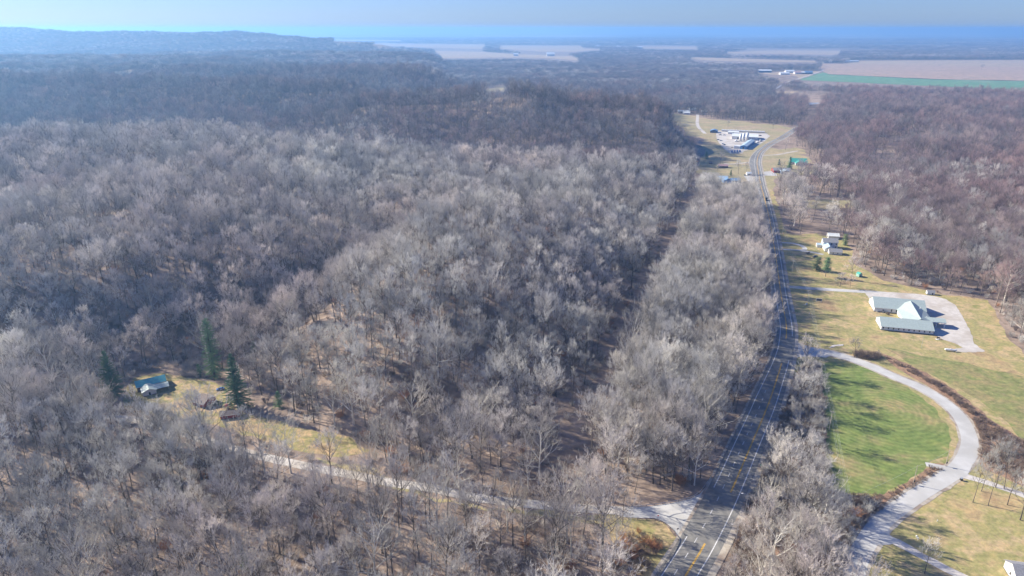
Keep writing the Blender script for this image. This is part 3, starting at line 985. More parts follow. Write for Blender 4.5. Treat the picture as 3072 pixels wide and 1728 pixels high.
# the 300 that show largest stand as individuals
uu = 1536 + FPX * X / (Y * _c + (CAM_H - Z - 12) * _s)
top_v = 864 - FPX * ((-(CAM_H - Z - 20)) * _c + Y * _s) / (Y * _c + (CAM_H - Z - 20) * _s)
score = np.hypot(np.hypot(X, Y), CAM_H - Z) / zz
score[(uu < -40) | (uu > 3110) | (top_v > 1715)] = 1e9
order = np.argsort(score)[:242]
IND = np.zeros(len(X), bool); IND[order] = True
rest = ~IND
KD = np.array(NEARP)[kk]
mv = (X > 0.36 * Y + 90) & (kk < 8) & (nrg.uniform(0, 1, len(X)) < 0.75)
KD[mv] = np.array(MAUVEP)[kk[mv] % 5]
PTS.append(np.stack([X[rest], Y[rest], Z[rest], rot[rest], sc[rest], zz[rest], KD[rest]], 1))
INDT = list(zip(X[IND], Y[IND], Z[IND], rot[IND], sc[IND], zz[IND], kk[IND]))
# a denser stand between the old rail bed and the highway
X, Y, Z = wood(20, 330, 240, 900, 9.5, 71, 150, 900, 46)
Q = np.array(CORR + [tuple(p) for p in HW if 240 < p.y < 900][::-1])
k = inside(X, Y, Q) & (dist_poly(X, Y, CORR) > 11)
put(X[k], Y[k], Z[k], NEARP[:8] + NEARP[8:9], 0.7, 1.15, 72)
# trees hugging the near side of the county road
X, Y, Z = wood(-330, 60, 180, 340, 9.5, 73, 150, 500, 46)
rl_ = np.interp(X, ROADL[:, 0], ROADL[:, 1])
k = (Y < rl_ + 3) & (Y > rl_ - 32) & (X < -115)
put(X[k], Y[k], Z[k], NEARP[:8], 0.55, 1.0, 74)
# understorey saplings
X, Y, Z = wood(-700, 700, 130, 700, 9.5, 2, 150, 620, 46)
k = (dist_poly(X, Y, CORR) > 9) & (nrg.uniform(0, 1, len(X)) < 0.32)
put(X[k], Y[k], Z[k], NEARP[:8], 0.28, 0.5, 5)
# middle distance
X, Y, Z = wood(-2400, 2400, 600, 2500, 10.5, 3, 900, 2400)
k = (dist_poly(X, Y, CORR) > 9)
X, Y, Z = X[k], Y[k], Z[k]
mv = (X > 0.33 * Y + 90) & (nrg.uniform(0, 1, len(X)) < 0.72 + 0.4 * wav(X, Y, 180, 47))
Yb = np.interp(X, [-900, -320, -100, 100, 320], [1150, 1070, 960, 905, 910])
dk = ~mv & ((0.6 * wav(X, Y, 420, 41) + nrg.uniform(-.25, .25, len(X)) + np.clip((Y - Yb) / 110, -2, 0.5)) > 0.0)  # past the plateau edge, shade-coloured trees darken the hill faces
pl = ~mv & ~dk
put(X[mv], Y[mv], Z[mv], MIDM, 0.75, 1.35, 61)
put(X[dk], Y[dk], Z[dk], MIDD + MIDM[:1], 0.75, 1.35, 62)
put(X[pl], Y[pl], Z[pl], MIDP, 0.75, 1.4, 6, p=[.24, .24, .24, .24, .04])
# far
X, Y, Z = wood(-6500, 6500, 1600, 7000, 24, 4, 2400, 7000, hh_=30)
lt = (wav(X * 0.4, Y, 420, 43) + nrg.uniform(-.25, .25, len(X))) > 0.22
put(X[~lt], Y[~lt], Z[~lt], FARP[:4] + FARP[6:], 0.85, 1.2, 7, zs=(0.8, 1.0))
put(X[lt], Y[lt], Z[lt], FARP[4:], 0.85, 1.2, 75, zs=(0.8, 1.0))
X, Y, Z = wood(-14000, 14000, 4800, 16000, 75, 5, 7000, 16000, hh_=24)
k = (wav(X * 0.35, Y, 1500, 31) + 0.4 * wav(X, Y, 700, 32)) > -0.16
put(X[k], Y[k], Z[k], FARP[:6], 2.6, 3.6, 8, zs=(0.26, 0.36))
NF = sum(len(p) for p in PTS)
print('forest instances', NF)

# low scrub: hedgerows, weedy strips, verges
SH = []


def scrub(poly, sp, seed, kinds, smin, smax, keep=1.0):
    P = np.array([tuple(p[:2]) for p in poly])
    x0, y0 = P.min(0); x1, y1 = P.max(0)
    X, Y = jgrid(x0, x1, y0, y1, sp, seed)
    r = np.random.default_rng(seed)
    k = inside(X, Y, P) & (r.uniform(0, 1, len(X)) < keep) & ((wav(X, Y, 14, seed) + r.uniform(-.4, .4, len(X))) > -0.35)
    for Q, mg in ROADS: k &= ~inside(X, Y, Q)
    X, Y = X[k], Y[k]
    n = len(X)
    s = r.uniform(smin, smax, n)
    SH.append(np.stack([X, Y, land(X, Y), r.uniform(0, 6.28, n), s, s * r.uniform(0.7, 1.2, n), r.choice(kinds, n)], 1))


ROADS = [(np.array([tuple(p) for p in Phw]), 0)]
for o in bpy.data.objects:
    if o.name.split('.')[0] in ('side_road', 'county_road', 'road_junction', 'road_apron', 'driveway'):
        vs = [v.co for v in o.data.vertices]
        if o.name.split('.')[0] in ('side_road', 'county_road', 'driveway'):
            n = len(vs) // 2
            vs = vs[:n] + vs[n:][::-1]
        ROADS.append((np.array([(v.x, v.y) for v in vs]), 0))
scrub(GP(None, [(2410, 1098), (2458, 1092), (2470, 1200), (2476, 1320), (2485, 1465), (2560, 1500), (2640, 1500), (2600, 1560), (2540, 1640), (2520, 1728), (2480, 1850), (2150, 1850), (2200, 1650), (2260, 1480), (2345, 1260), (2380, 1150)]), 1.9, 11, SHRUBP + TANP, 0.5, 1.2)
scrub(GP(None, [(2650, 1068), (2720, 1098), (2800, 1142), (2880, 1195), (2950, 1255), (3020, 1300), (3072, 1330), (3200, 1400), (3072, 1450), (2970, 1400), (2940, 1370), (2940, 1300), (2905, 1240), (2840, 1185), (2770, 1140), (2700, 1100)]), 1.7, 12, SHRUBP, 0.35, 0.8)
scrub(GP(None, [(2500, 1475), (2560, 1484), (2650, 1482), (2740, 1440), (2790, 1400), (2840, 1405), (2780, 1445), (2690, 1500), (2600, 1560), (2540, 1540)]), 1.6, 13, SHRUBP, 0.25, 0.55, 0.8)
scrub(GP(c5, [(0, 800), (200, 780), (350, 860), (420, 1000), (300, 1200), (100, 1500), (-300, 1500), (-300, 900)]), 1.8, 14, SHRUBP + RUSTP, 0.4, 1.0, 0.7)
scrub(GP(c4, [(950, 300), (1100, 180), (1380, 150), (1500, 380), (1300, 440), (1000, 400)]), 1.8, 15, TANP, 0.5, 0.9, 0.8)
scrub(GP(cA, [(1280, 330), (1360, 290), (1560, 310), (1690, 330), (1720, 380), (1600, 410), (1450, 390), (1330, 365)]), 1.5, 16, SHRUBP, 0.7, 1.2)
# undergrowth inside the near wood
x, y = jgrid(-420, 560, 165, 620, 5.2, 44)
th = np.degrees(np.arctan2(x, y))
z = land(x, y)
k = (np.abs(th) < 44) & clears(x, y, z, np.full(x.shape, 3.0)) & ((wav(x, y, 60, 77) + nrg.uniform(-.6, .6, len(x))) > 0.05)
x, y, z = x[k], y[k], z[k]
n = len(x)
s_ = nrg.uniform(0.5, 1.3, n)
SH.append(np.stack([x, y, z, nrg.uniform(0, 6.28, n), s_, s_, nrg.choice(TANP * 6 + SHRUBP * 2 + RUSTP[:1], n)], 1))


def scatter(name, rows, label):
    A = np.concatenate(rows)
    me = bpy.data.meshes.new(name)
    me.vertices.add(len(A))
    me.vertices.foreach_set('co', A[:, :3].astype(np.float32).ravel())
    n = len(A)
    r = np.random.default_rng(99)
    rotv = np.stack([r.uniform(-.05, .05, n), r.uniform(-.05, .05, n), A[:, 3]], 1).astype(np.float32)
    me.attributes.new('rotv', 'FLOAT_VECTOR', 'POINT').data.foreach_set('vector', rotv.ravel())
    sv = np.stack([A[:, 4], A[:, 4], A[:, 5]], 1).astype(np.float32)
    me.attributes.new('scalev', 'FLOAT_VECTOR', 'POINT').data.foreach_set('vector', sv.ravel())
    me.attributes.new('pick', 'INT', 'POINT').data.foreach_set('value', A[:, 6].astype(np.int32))
    me.update()
    o = bpy.data.objects.new(name, me)
    COL.objects.link(o)
    ng = bpy.data.node_groups.new(name + '_scatter', 'GeometryNodeTree')
    ng.interface.new_socket('Geometry', in_out='INPUT', socket_type='NodeSocketGeometry')
    ng.interface.new_socket('Geometry', in_out='OUTPUT', socket_type='NodeSocketGeometry')
    N, L = ng.nodes, ng.links
    gi, go = N.new('NodeGroupInput'), N.new('NodeGroupOutput')
    ci = N.new('GeometryNodeCollectionInfo')
    ci.inputs['Collection'].default_value = PROTO
    ci.inputs['Separate Children'].default_value = True
    ci.inputs['Reset Children'].default_value = True
    ip = N.new('GeometryNodeInstanceOnPoints')
    ip.inputs['Pick Instance'].default_value = True
    def attr(nm, t):
        a = N.new('GeometryNodeInputNamedAttribute'); a.data_type = t
        a.inputs['Name'].default_value = nm
        return a.outputs['Attribute']
    L.new(gi.outputs[0], ip.inputs['Points'])
    L.new(ci.outputs[0], ip.inputs['Instance'])
    L.new(attr('pick', 'INT'), ip.inputs['Instance Index'])
    L.new(attr('rotv', 'FLOAT_VECTOR'), ip.inputs['Rotation'])
    L.new(attr('scalev', 'FLOAT_VECTOR'), ip.inputs['Scale'])
    L.new(ip.outputs[0], go.inputs[0])
    md = o.modifiers.new('scatter', 'NODES')
    md.node_group = ng
    tag(o, label, kind='stuff')
    return o


scatter('bare_forest', PTS, 'leafless grey brown woodland covering the hills and valley')
scatter('undergrowth', SH, 'brown leafless scrub and brambles along verges and under trees')

# ------------------------------------------------------------------ trees that stand as things
def GL(u, v):
    """where the line of sight through a photo pixel meets the land"""
    z = 0.0
    for _ in range(60):
        p = G(u, v, z)
        z = 0.6 * z + 0.4 * float(land(np.array([p.x]), np.array([p.y]))[0])
    return Vector((p.x, p.y, float(land(np.array([p.x]), np.array([p.y]))[0])))


def make_tree(x, y, z, rot, s, sz, k, label, group=None, name=None):
    pale = k >= 8
    root = empty(name or ('sycamore_tree' if pale else 'bare_tree'), (x, y, z), rot)
    root.scale = (s, s, sz)
    tm, cm = NEARM[k]
    for nm, me in (('trunk', tm), ('crown', cm)):
        c = bpy.data.objects.new(nm, me)
        COL.objects.link(c)
        c.parent = root
    tag(root, label, 'tree', group)
    return root


def where(x, y):
    p = np.array([x]), np.array([y])
    xr = float(np.interp(y, [q.y for q in HW], [q.x for q in HW]))
    rl = float(np.interp(x, ROADL[:, 0], ROADL[:, 1]))
    if x > xr + 4:
        if x > xr + 60: return 'beside the pale side road on the right', 'trees by the side road'
        if y < 250: return 'in the thicket between highway and side road at bottom', 'trees in the bottom thicket'
        return 'in the weedy belt between highway and green field', 'trees between highway and green field'
    if y > rl:
        if x < -120: return 'on the slope behind the cottages', 'trees behind the cottages'
        if x < 0: return 'on the leafy slope above the county road', 'trees above the county road'
        return 'between old rail bed and highway near the junction', 'trees by the highway junction'
    if x < -110: return 'in the wood at the bottom left corner', 'trees in the bottom left wood'
    if x < -30: return 'in the wood at the bottom edge left of centre', 'trees in the bottom wood left of centre'
    if x < 25: return 'in the wood at the bottom edge below the county road', 'trees in the bottom wood below the county road'
    return 'close to the guardrail corner at the bottom edge', 'trees by the guardrail corner'


for (x, y, z, ro, s, sz, k) in INDT:
    x, y, z, ro, s, sz, k = float(x), float(y), float(z), float(ro), float(s), float(sz), int(k)
    look = 'pale sycamore' if k >= 8 else ('slim upright leafless tree' if k >= 6 else
           ('small leafless tree' if sz < 0.8 else ('large broad leafless tree' if sz > 1.05 else 'leafless tree')))
    wr, gr = where(x, y)
    if k < 6 and sz > 0.8 and sz <= 1.05: look = 'middling leafless tree'
    make_tree(x, y, z, ro, s, sz, k, look + ' ' + wr, gr + (', pale' if k >= 8 else ''))

# single trees one can pick out, plus brush belt trees added for shadows: base pixel, height m, kind, crown widening, label
LONE = [
    (2774, 1720, 15, 1, 0.75, 'small spreading leafless tree beside the gravel drive at bottom right'),
    (2425, 1468, 21, 9, 1.1, 'big white sycamore with sprawling limbs left of the green field'),
    (2305, 1775, 30, 8, 1.0, 'big white sycamore spreading at the bottom edge right of the highway'),
    (2275, 1812, 22, 9, 1.0, 'pale leaning sycamore at the bottom edge beside the highway shoulder'),
    (2490, 1700, 20, 6, 0.8, 'slim grey tree beside the lower end of the side road'),
    (2378, 1545, 17, 7, 1.0, 'grey upright tree behind the power pole in the thicket'),
    (2372, 1270, 15, 7, 0.9, 'small grey tree on the bank right of the highway below the junction'),
    (2418, 1122, 22, 0, 1.1, 'added dark bare tree in the brush nearest the upper corner of the green field'),  # the brush belt trees here are added to throw shadows on the green field
    (2408, 1180, 21, 3, 1.1, 'second added bare tree down in the brush belt left of the green field'),
    (2400, 1240, 22, 1, 1.1, 'added bare tree with broad shadow at the middle of the brush belt'),
    (2402, 1318, 20, 4, 1.1, 'added bare tree in the brush belt level with the crossarm pole'),
    (2436, 1215, 18, 2, 1.1, 'added short bare tree in the brush belt close to the overhead wires'),
    (2562, 1073, 12, 2, 1.15, 'round topped bare tree in the hedgerow by the side road bend'),
    (2632, 1079, 7, 6, 0.9, 'small bare tree at the right end of the dark hedgerow'),
    (2519.6, 861, 11, 3, 1.3, 'left of the two small spreading trees by the church drive'),
    (2550, 863, 10, 4, 1.1, 'right of the two small spreading trees by the church drive'),
    (2553, 842, 19, 0, 0.9, 'tall bare tree just behind the two small trees by the church drive'),
    (3008, 915, 29, 8, 1.0, 'huge white sycamore at the wood edge right of the church lot'),
    (3060, 1010, 24, 9, 1.0, 'white branched sycamore at the right edge beyond the church lot'),
    (2382, 678, 28, 9, 1.0, 'huge white sycamore just right of the highway above the white house'),
    (2640, 760, 27, 8, 1.1, 'white sycamore rising from the wood right of the white house'),
    (2815, 850, 24, 8, 0.7, 'slim white trunked sycamore in the wood behind the church'),
    (2918, 1507, 19, 1, 0.7, 'leftmost of the dark bare trees at the right edge below the road bend'),
    (2944, 1474, 19, 4, 0.6, 'slim bare tree in the clump behind the leftmost at the right edge'),
    (2964, 1516, 20, 6, 0.8, 'upright bare tree in the middle of the right edge clump'),
    (2986, 1462, 22, 2, 0.8, 'tall bare tree standing by the gravel drive at the right edge'),
    (3012, 1466, 21, 5, 0.7, 'leaning bare tree behind the gravel drive at the right edge'),
    (3022, 1515, 17, 3, 0.8, 'low bare tree in front of the right edge clump'),
    (3060, 1560, 20, 0, 0.9, 'bare tree cut by the right edge above the grey roof'),
    (2180, 1150, 19, 8, 0.8, 'pale bare tree leaning over the dark wood left of the highway bend'),
    (2241, 992, 22, 9, 1.1, 'wide armed pale tree at the wood edge where the church drive meets the highway'),
    (2230, 800, 20, 8, 0.9, 'pale fan shaped tree left of the highway opposite the white house'),
    (1700, 1628, 31, 8, 1.0, 'tallest white sycamore in front of the county road'),
    (1380, 1495, 22, 9, 0.9, 'leaning white sycamore across the county road at centre bottom'),
    (1120, 1458, 27, 8, 0.7, 'tall slim white sycamore above the bend of the county road'),
    (1568, 1585, 20, 1, 0.7, 'dark forked tree in front of the county road left of the tallest sycamore'),
    (1868, 1575, 17, 3, 0.8, 'dark bare tree beside the county road near the junction'),
    (1842, 1690, 20, 8, 0.7, 'white sycamore at the edge of the grass wedge by the guardrail'),
    (1500, 1500, 15, 9, 0.8, 'small white sycamore behind the county road'),
    (95, 1140, 22, 9, 1.2, 'sprawling white sycamore at the left edge above the county road'),
    (258, 1150, 24, 4, 1.4, 'wide dark limbed bare tree left of the tall spruce by the cottages'),
    (575, 1265, 14, 1, 0.6, 'thin bare tree on the lawn in front of the brown cabin'),
    (966, 1340, 23, 6, 0.5, 'thin dark trunked tree on the grass strip right of the cottages'),
    (2161, 491, 15, 2, 1.3, 'spreading bare tree on the village lawn below the factory yard'),
    (2214.8, 522, 18, 0, 1.0, 'large bare tree left of the highway in the village'),
    (2238.7, 520.5, 14, 4, 1.0, 'smaller bare tree between the village highway and its larger neighbour'),
    (2150, 528, 16, 6, 0.9, 'narrow bare tree left of the blue roofed village building'),
    (2183.7, 382, 13, 2, 1.3, 'lone round bare tree in the field behind the factory'),
    (2319.4, 388, 12, 5, 0.9, 'lone bare tree near the bend where the far highway leaves the field'),
    (2944, 210, 24, 2, 1.6, 'lone dark tree standing far out in the tan and brown fields'),
    (2356, 450, 19, 1, 0.9, 'bare tree in the yard right of the highway curve'),
]
for (u, v, hm, k, wdn, lab) in LONE:
    p = GL(u, v)
    H0 = SPEC[k]['H']
    sz = hm / H0
    make_tree(p.x, p.y, p.z, (u * 0.37) % 6.28, sz * wdn, sz, k, lab)


# evergreens -------------------------------------------------------
def conifer_mesh(seed, H, rad, narrow=False, base=0.06, loose=1.0, kind='spruce'):
    r = random.Random(seed)
    tr, tw = [], []
    n = 8
    for i in range(n):
        a, b = i / n, (i + 1) / n
        tr.append((0, 0, -0.5 + (H + 0.5) * a, 0, 0, -0.5 + (H + 0.5) * b, 0.02 * H * (1 - a) * 0.9 + 0.03, 0.02 * H * (1 - b) * 0.9 + 0.03))
    levels = int(H * (2.0 if not narrow else 1.8))
    for L in range(levels):
        t = base + (0.99 - base) * L / levels
        prof = (1 - t) ** 0.8 if kind == 'spruce' else math.sin(math.pi * min(1, (1 - t) * 0.72 + 0.05)) ** 0.7
        for k in range(r.randint(5, 8)):
            a = r.uniform(0, 6.28)
            bl = rad * prof * r.uniform(0.65, 1.12) + 0.25
            el = R(r.uniform(-22, 8) + 35 * t * t)
            p = Vector((0, 0, H * t))
            d = Vector((math.cos(a) * math.cos(el), math.sin(a) * math.cos(el), math.sin(el)))
            q = p + d * bl
            tr.append((*p, *(p + d * bl * 0.7), 0.05, 0.025))
            m = max(3, int(bl * 2.4))
            for j in range(m):
                f = (j + 0.6) / m
                c = p + d * bl * f + Vector((0, 0, -0.05 * bl * f * f))
                w_ = (0.5 + 0.5 * (1 - f)) * 0.62 * loose
                for sgn in (-1, 1, 0):
                    sd_ = d.cross(Vector((0, 0, 1))).normalized() * sgn * r.uniform(0.6, 1.0) + d * 0.7 + Vector((0, 0, r.uniform(-0.45, 0.25)))
                    e = c + sd_.normalized() * w_ * r.uniform(0.7, 1.3)
                    tw.append((*c, *e, 0.10 * loose, 0.03))
    return tr, tw


def conifer(name, u, v, H, rad, label, mat='needle', seed=1, **kw):
    tr, tw = conifer_mesh(seed, H, rad, **kw)
    p = GL(u, v)
    root = empty(name, p, seed)
    for nm, sg, mt, n in (('trunk', tr, 'bark', 5), ('crown', tw, mat, 3)):
        me = quads_mesh(nm, [(*seg_mesh(sg, n), 0)], [M[mt]])
        o = bpy.data.objects.new(nm, me); COL.objects.link(o); o.parent = root
    tag(root, label, 'tree')
    return root


conifer('spruce_tree', 342, 1190, 29, 8.6, 'broad green spruce left of the teal roofed cottage', 'needle', 3, loose=1.15)
conifer('spruce_tree', 645, 1132, 38, 5.6, 'very tall narrow pale green pine behind the cottages', 'needle', 4, narrow=True, kind='pine', base=0.02)
conifer('spruce_tree', 716, 1222, 33, 9.6, 'big dark green conical spruce right of the brown cabin', 'needle', 5, loose=1.2)
conifer('cedar_tree', 838, 1222, 10, 4.0, 'small dark cedar on the leafy bank right of the big spruce', 'needle', 6)
conifer('cedar_tree', 762, 1058, 15, 2.6, 'thin dull green cedar among bare trees above the cottages', 'needle', 7, loose=0.8)
conifer('cedar_tree', 738, 1722, 13, 2.6, 'green cedar in the wood at the bottom edge', 'needle', 8)
conifer('cedar_tree', 600, 1128, 8, 3.0, 'low dark cedar at the foot of the tall narrow pine', 'needle', 18)
conifer('pine_tree', 2476, 830, 17, 4.4, 'grey green pine with bare lower trunk on the lawn by the white house', 'needle', 9, base=0.35, kind='pine')
conifer('pine_tree', 2449, 811, 12, 5.2, 'yellow green pine left of the grey pine near the white house', 'needle_pale', 10, kind='pine', loose=1.2)
conifer('cedar_tree', 2533, 735, 11, 3.4, 'olive evergreen at the wood edge right of the white house', 'needle_pale', 11, kind='pine', loose=1.2)
conifer('cedar_tree', 2336.6, 495, 9, 3.2, 'small conical cedar on the village lawn right of the highway', 'needle', 12)
conifer('spruce_tree', 2367, 508, 19, 6, 'large dark spruce in front of the green roofed house', 'needle', 13, loose=1.3)
conifer('cedar_tree', 2192, 526, 8, 2.6, 'small dark cedar beside the blue roofed village building', 'needle', 14)
conifer('cedar_tree', 2119, 477, 12, 4.5, 'dark cedar at the foot of the wooded hill left of the village', 'needle', 15)


def bush(u, v, mat, label, s=1.0, seed=1):
    me = shrub_mesh(seed, M[mat], h=2.0 * s, n=40, rad=1.4 * s, fat=1.3)
    p = GL(u, v)
    o = bpy.data.objects.new('bush', me); COL.objects.link(o); o.location = p
    tag(o, label, 'bush')


bush(2664, 945, 'brush', 'round brown bush between the two wings of the church', 0.9, 301)
bush(2700, 955, 'brush', 'small brown bush tucked in the church courtyard', 0.5, 302)
bush(2423, 763, 'brush', 'leafless shrub by the front corner of the white house', 1.1, 303)

# ------------------------------------------------------------------ buildings
M['siding'] = surf('white_siding', (0.74, 0.74, 0.72), (0.68, 0.68, 0.67), 2.0)
M['siding2'] = surf('offwhite_siding', (0.62, 0.60, 0.58), (0.54, 0.53, 0.51), 2.0)
M['roof_g'] = surf('pale_green_metal_roof', (0.38, 0.45, 0.42), (0.43, 0.50, 0.47), 0.8, rough=0.5, stretch=((1, 1, 1), 0))
M['roof_gr'] = surf('grey_shingle', (0.24, 0.24, 0.25), (0.32, 0.32, 0.33), 1.5)
M['roof_w'] = surf('white_metal_roof', (0.68, 0.72, 0.71), (0.76, 0.79, 0.78), 0.8, rough=0.5)
M['roof_teal'] = surf('teal_metal_roof', (0.08, 0.33, 0.36), (0.12, 0.40, 0.42), 0.9, rough=0.45)
M['roof_green'] = surf('green_metal_roof', (0.06, 0.36, 0.28), (0.09, 0.42, 0.34), 0.9, rough=0.5)
M['roof_blue'] = surf('blue_metal_roof', (0.16, 0.27, 0.42), (0.20, 0.32, 0.47), 0.9, rough=0.5)
M['roof_lb'] = surf('pale_blue_metal_roof', (0.38, 0.50, 0.58), (0.45, 0.56, 0.63), 0.5, rough=0.5)
M['roof_br'] = surf('brown_shingle', (0.20, 0.16, 0.14), (0.28, 0.23, 0.20), 1.3)
M['roof_pink'] = surf('faded_red_roof', (0.38, 0.24, 0.24), (0.44, 0.30, 0.29), 1.0)
M['redwall'] = surf('red_boards', (0.30, 0.055, 0.05), (0.38, 0.09, 0.07), 1.2)
M['bluewall'] = surf('blue_siding', (0.10, 0.24, 0.50), (0.13, 0.28, 0.55), 1.0)
M['navy'] = surf('navy_siding', (0.07, 0.11, 0.20), (0.09, 0.14, 0.25), 1.0)
M['brownwall'] = surf('brown_boards', (0.16, 0.11, 0.09), (0.22, 0.16, 0.13), 1.2)
M['found'] = surf('foundation', (0.10, 0.10, 0.10), (0.14, 0.14, 0.14), 1.0)
M['trim'] = surf('white_trim', (0.78, 0.78, 0.77), (0.72, 0.72, 0.71), 2.0)
M['wood'] = surf('weathered_pole', (0.42, 0.35, 0.28), (0.52, 0.45, 0.37), 2.0)
M['steel'] = surf('galvanised_steel', (0.48, 0.49, 0.50), (0.58, 0.59, 0.60), 2.0, rough=0.45, metal=0.5)
M['darksteel'] = surf('weathered_steel', (0.17, 0.15, 0.14), (0.25, 0.21, 0.19), 1.5, rough=0.6)
M['wire'] = surf('aluminium_wire', (0.55, 0.56, 0.57), (0.6, 0.6, 0.6), 1.0, rough=0.5)
M['black'] = surf('black_plastic', (0.025, 0.025, 0.028), (0.04, 0.04, 0.042), 2.0, rough=0.5)
M['white'] = surf('white_enamel', (0.78, 0.78, 0.77), (0.72, 0.72, 0.71), 2.0, rough=0.4)
M['red'] = surf('red_paint', (0.62, 0.06, 0.08), (0.55, 0.05, 0.06), 1.5, rough=0.5)
M['green'] = surf('green_sign', (0.04, 0.30, 0.16), (0.05, 0.33, 0.18), 2.0, rough=0.5)
gm, gnt, gb = new_mat('window_glass')
gb.inputs['Base Color'].default_value = (0.02, 0.025, 0.035, 1)
gb.inputs['Roughness'].default_value = 0.12
M['glass'] = gm


def gable(root, x0, y0, L, W, h, rise, wall, roof, wins=(), axis='x', oh=0.4, found=True, z0=0.0, doors=(), ends=True):
    """a gabled block: front wall on y0, ridge along local x or y"""
    if axis == 'y':
        T = lambda a, b: (x0 + b, y0 + a)          # a along ridge (depth), b across
        LL, WW = W, L
    else:
        T = lambda a, b: (x0 + a, y0 + b)
        LL, WW = L, W
    mb = MB()
    c = [T(0, 0), T(LL, 0), T(LL, WW), T(0, WW)]
    m0, m1 = T(0, WW / 2), T(LL, WW / 2)
    V = [(*p, z0) for p in c] + [(*p, z0 + h) for p in c] + [(*m0, z0 + h + rise), (*m1, z0 + h + rise)]
    F = [(0, 1, 5, 4), (2, 3, 7, 6), (1, 2, 6, 9, 5), (3, 0, 4, 8, 7)]
    if axis == 'y': F = [f[::-1] for f in F]
    mb.add(V, F)
    mb.build('wall', M[wall], root)
    if found:
        mb = MB()
        mb.box(x0 - 0.04, x0 + L + 0.04, y0 - 0.04, y0 + W + 0.04, z0 - 0.3, z0 + 0.35)
        mb.build('foundation', M['found'], root)
    mb = MB()
    sl = rise / (WW / 2)
    th = 0.18
    for sgn in (0, 1):
        e, mid = (-oh, WW / 2) if sgn == 0 else (WW + oh, WW / 2)
        ze = z0 + h - sl * oh + 0.05
        zr = z0 + h + rise + 0.05
        pts = [(-oh, e, ze), (LL + oh, e, ze), (LL + oh, mid, zr), (-oh, mid, zr)]
        lo = [(*T(a, b), z) for a, b, z in pts]
        hi = [(*T(a, b), z + th) for a, b, z in pts]
        mb.add(lo + hi, [(0, 1, 2, 3), (4, 5, 6, 7), (0, 1, 5, 4), (1, 2, 6, 5), (3, 0, 4, 7)])
    rf = mb.build('roof', M[roof], root)
    mb = MB()                                        # eave trim
    for e in (-oh - 0.03, WW + oh + 0.03):
        ze = z0 + h - sl * oh + 0.05
        a, b_ = T(-oh, e), T(LL + oh, e)
        mb.tube((*a, ze + 0.08), (*b_, ze + 0.08), 0.09, n=4)
    mb.build('gutter', M['trim'], rf)
    for (side, pos, zc, ww, wh) in wins:
        window(root, side, pos, zc + z0, ww, wh, x0, y0, L, W)
    for (side, pos, ww, wh) in doors:
        window(root, side, pos, wh / 2 + 0.1 + z0, ww, wh, x0, y0, L, W, True)
    return rf


def window(root, side, pos, zc, ww, wh, x0, y0, L, W, door=False):
    def T(a, d, z):                                  # a along wall, d outwards
        if side == 'f': return (x0 + a, y0 - d, z)
        if side == 'b': return (x0 + a, y0 + W + d, z)
        if side == 'l': return (x0 - d, y0 + a, z)
        return (x0 + L + d, y0 + a, z)
    def slab(m, a0, a1, d0, d1, z0, z1):
        P = [T(a, d, z) for z in (z0, z1) for (a, d) in ((a0, d0), (a1, d0), (a1, d1), (a0, d1))]
        m.add(P, [(0, 3, 2, 1), (4, 5, 6, 7), (0, 1, 5, 4), (1, 2, 6, 5), (2, 3, 7, 6), (3, 0, 4, 7)])
    m = MB()
    f = 0.09
    slab(m, pos - ww / 2 - f, pos + ww / 2 + f, 0.0, 0.07, zc + wh / 2, zc + wh / 2 + f)
    slab(m, pos - ww / 2 - f, pos + ww / 2 + f, 0.0, 0.07, zc - wh / 2 - f, zc - wh / 2)
    slab(m, pos - ww / 2 - f, pos - ww / 2, 0.0, 0.07, zc - wh / 2, zc + wh / 2)
    slab(m, pos + ww / 2, pos + ww / 2 + f, 0.0, 0.07, zc - wh / 2, zc + wh / 2)
    fr = m.build('door' if door else 'window', M['trim'], root)
    m = MB()
    slab(m, pos - ww / 2, pos + ww / 2, 0.0, 0.03, zc - wh / 2, zc + wh / 2)
    m.build('panel' if door else 'pane', M['glass'], fr)


def house(name, px, ang, label, cat='house', z=None):
    p = GL(*px) if len(px) == 2 else Vector(px)
    root = empty(name, p, R(ang))
    tag(root, label, cat)
    return root


# church: two white wings joined by a tall hall, covered porch on the parking side
CH = Vector((255.2, 431.5, 0.12))
CA = math.degrees(math.atan2(-8.2, 31.2))
ch = house('church', tuple(CH), CA, 'white church with pale green metal roofs, two wings and a steep middle hall', 'church')
gable(ch, 0, 0, 32.3, 16, 3.0, 3.7, 'siding', 'roof_g', wins=[('f', 1.3 + 3.2 * i, 1.75, 0.8, 1.15) for i in range(10)] + [('l', 8, 1.7, 1.0, 1.2)], oh=0.55, doors=[('l', 4.5, 1.0, 2.0)])
gable(ch, 2.8, 34.9, 34, 18, 3.4, 5.0, 'siding', 'roof_g', wins=[('f', 11.5, 1.9, 0.8, 1.9), ('f', 14.8, 1.9, 0.8, 1.5), ('l', 5, 1.8, 1, 1.2), ('l', 13, 1.8, 1, 1.2), ('f', 6, 1.6, 0.9, 0.8)], oh=0.5, doors=[('r', 9, 1.8, 2.1)])
gable(ch, 31, 14.3, 12.5, 8, 3.9, 1.5, 'siding', 'roof_g', oh=0.3, found=False, ends=False) if False else None
mb = MB()                                            # porch roof on posts
for (ya, yb) in ((14.0, 18.3), (22.6, 18.3)):
    P = [(28, ya, 3.9), (44, ya, 3.9), (44, yb, 5.4), (28, yb, 5.4)]
    mb.add([(x, y, z) for x, y, z in P] + [(x, y, z + 0.18) for x, y, z in P], [(0, 1, 2, 3), (4, 5, 6, 7), (0, 1, 5, 4), (1, 2, 6, 5), (3, 0, 4, 7)])
pr = mb.build('porch_roof', M['roof_g'], ch)
mb = MB()
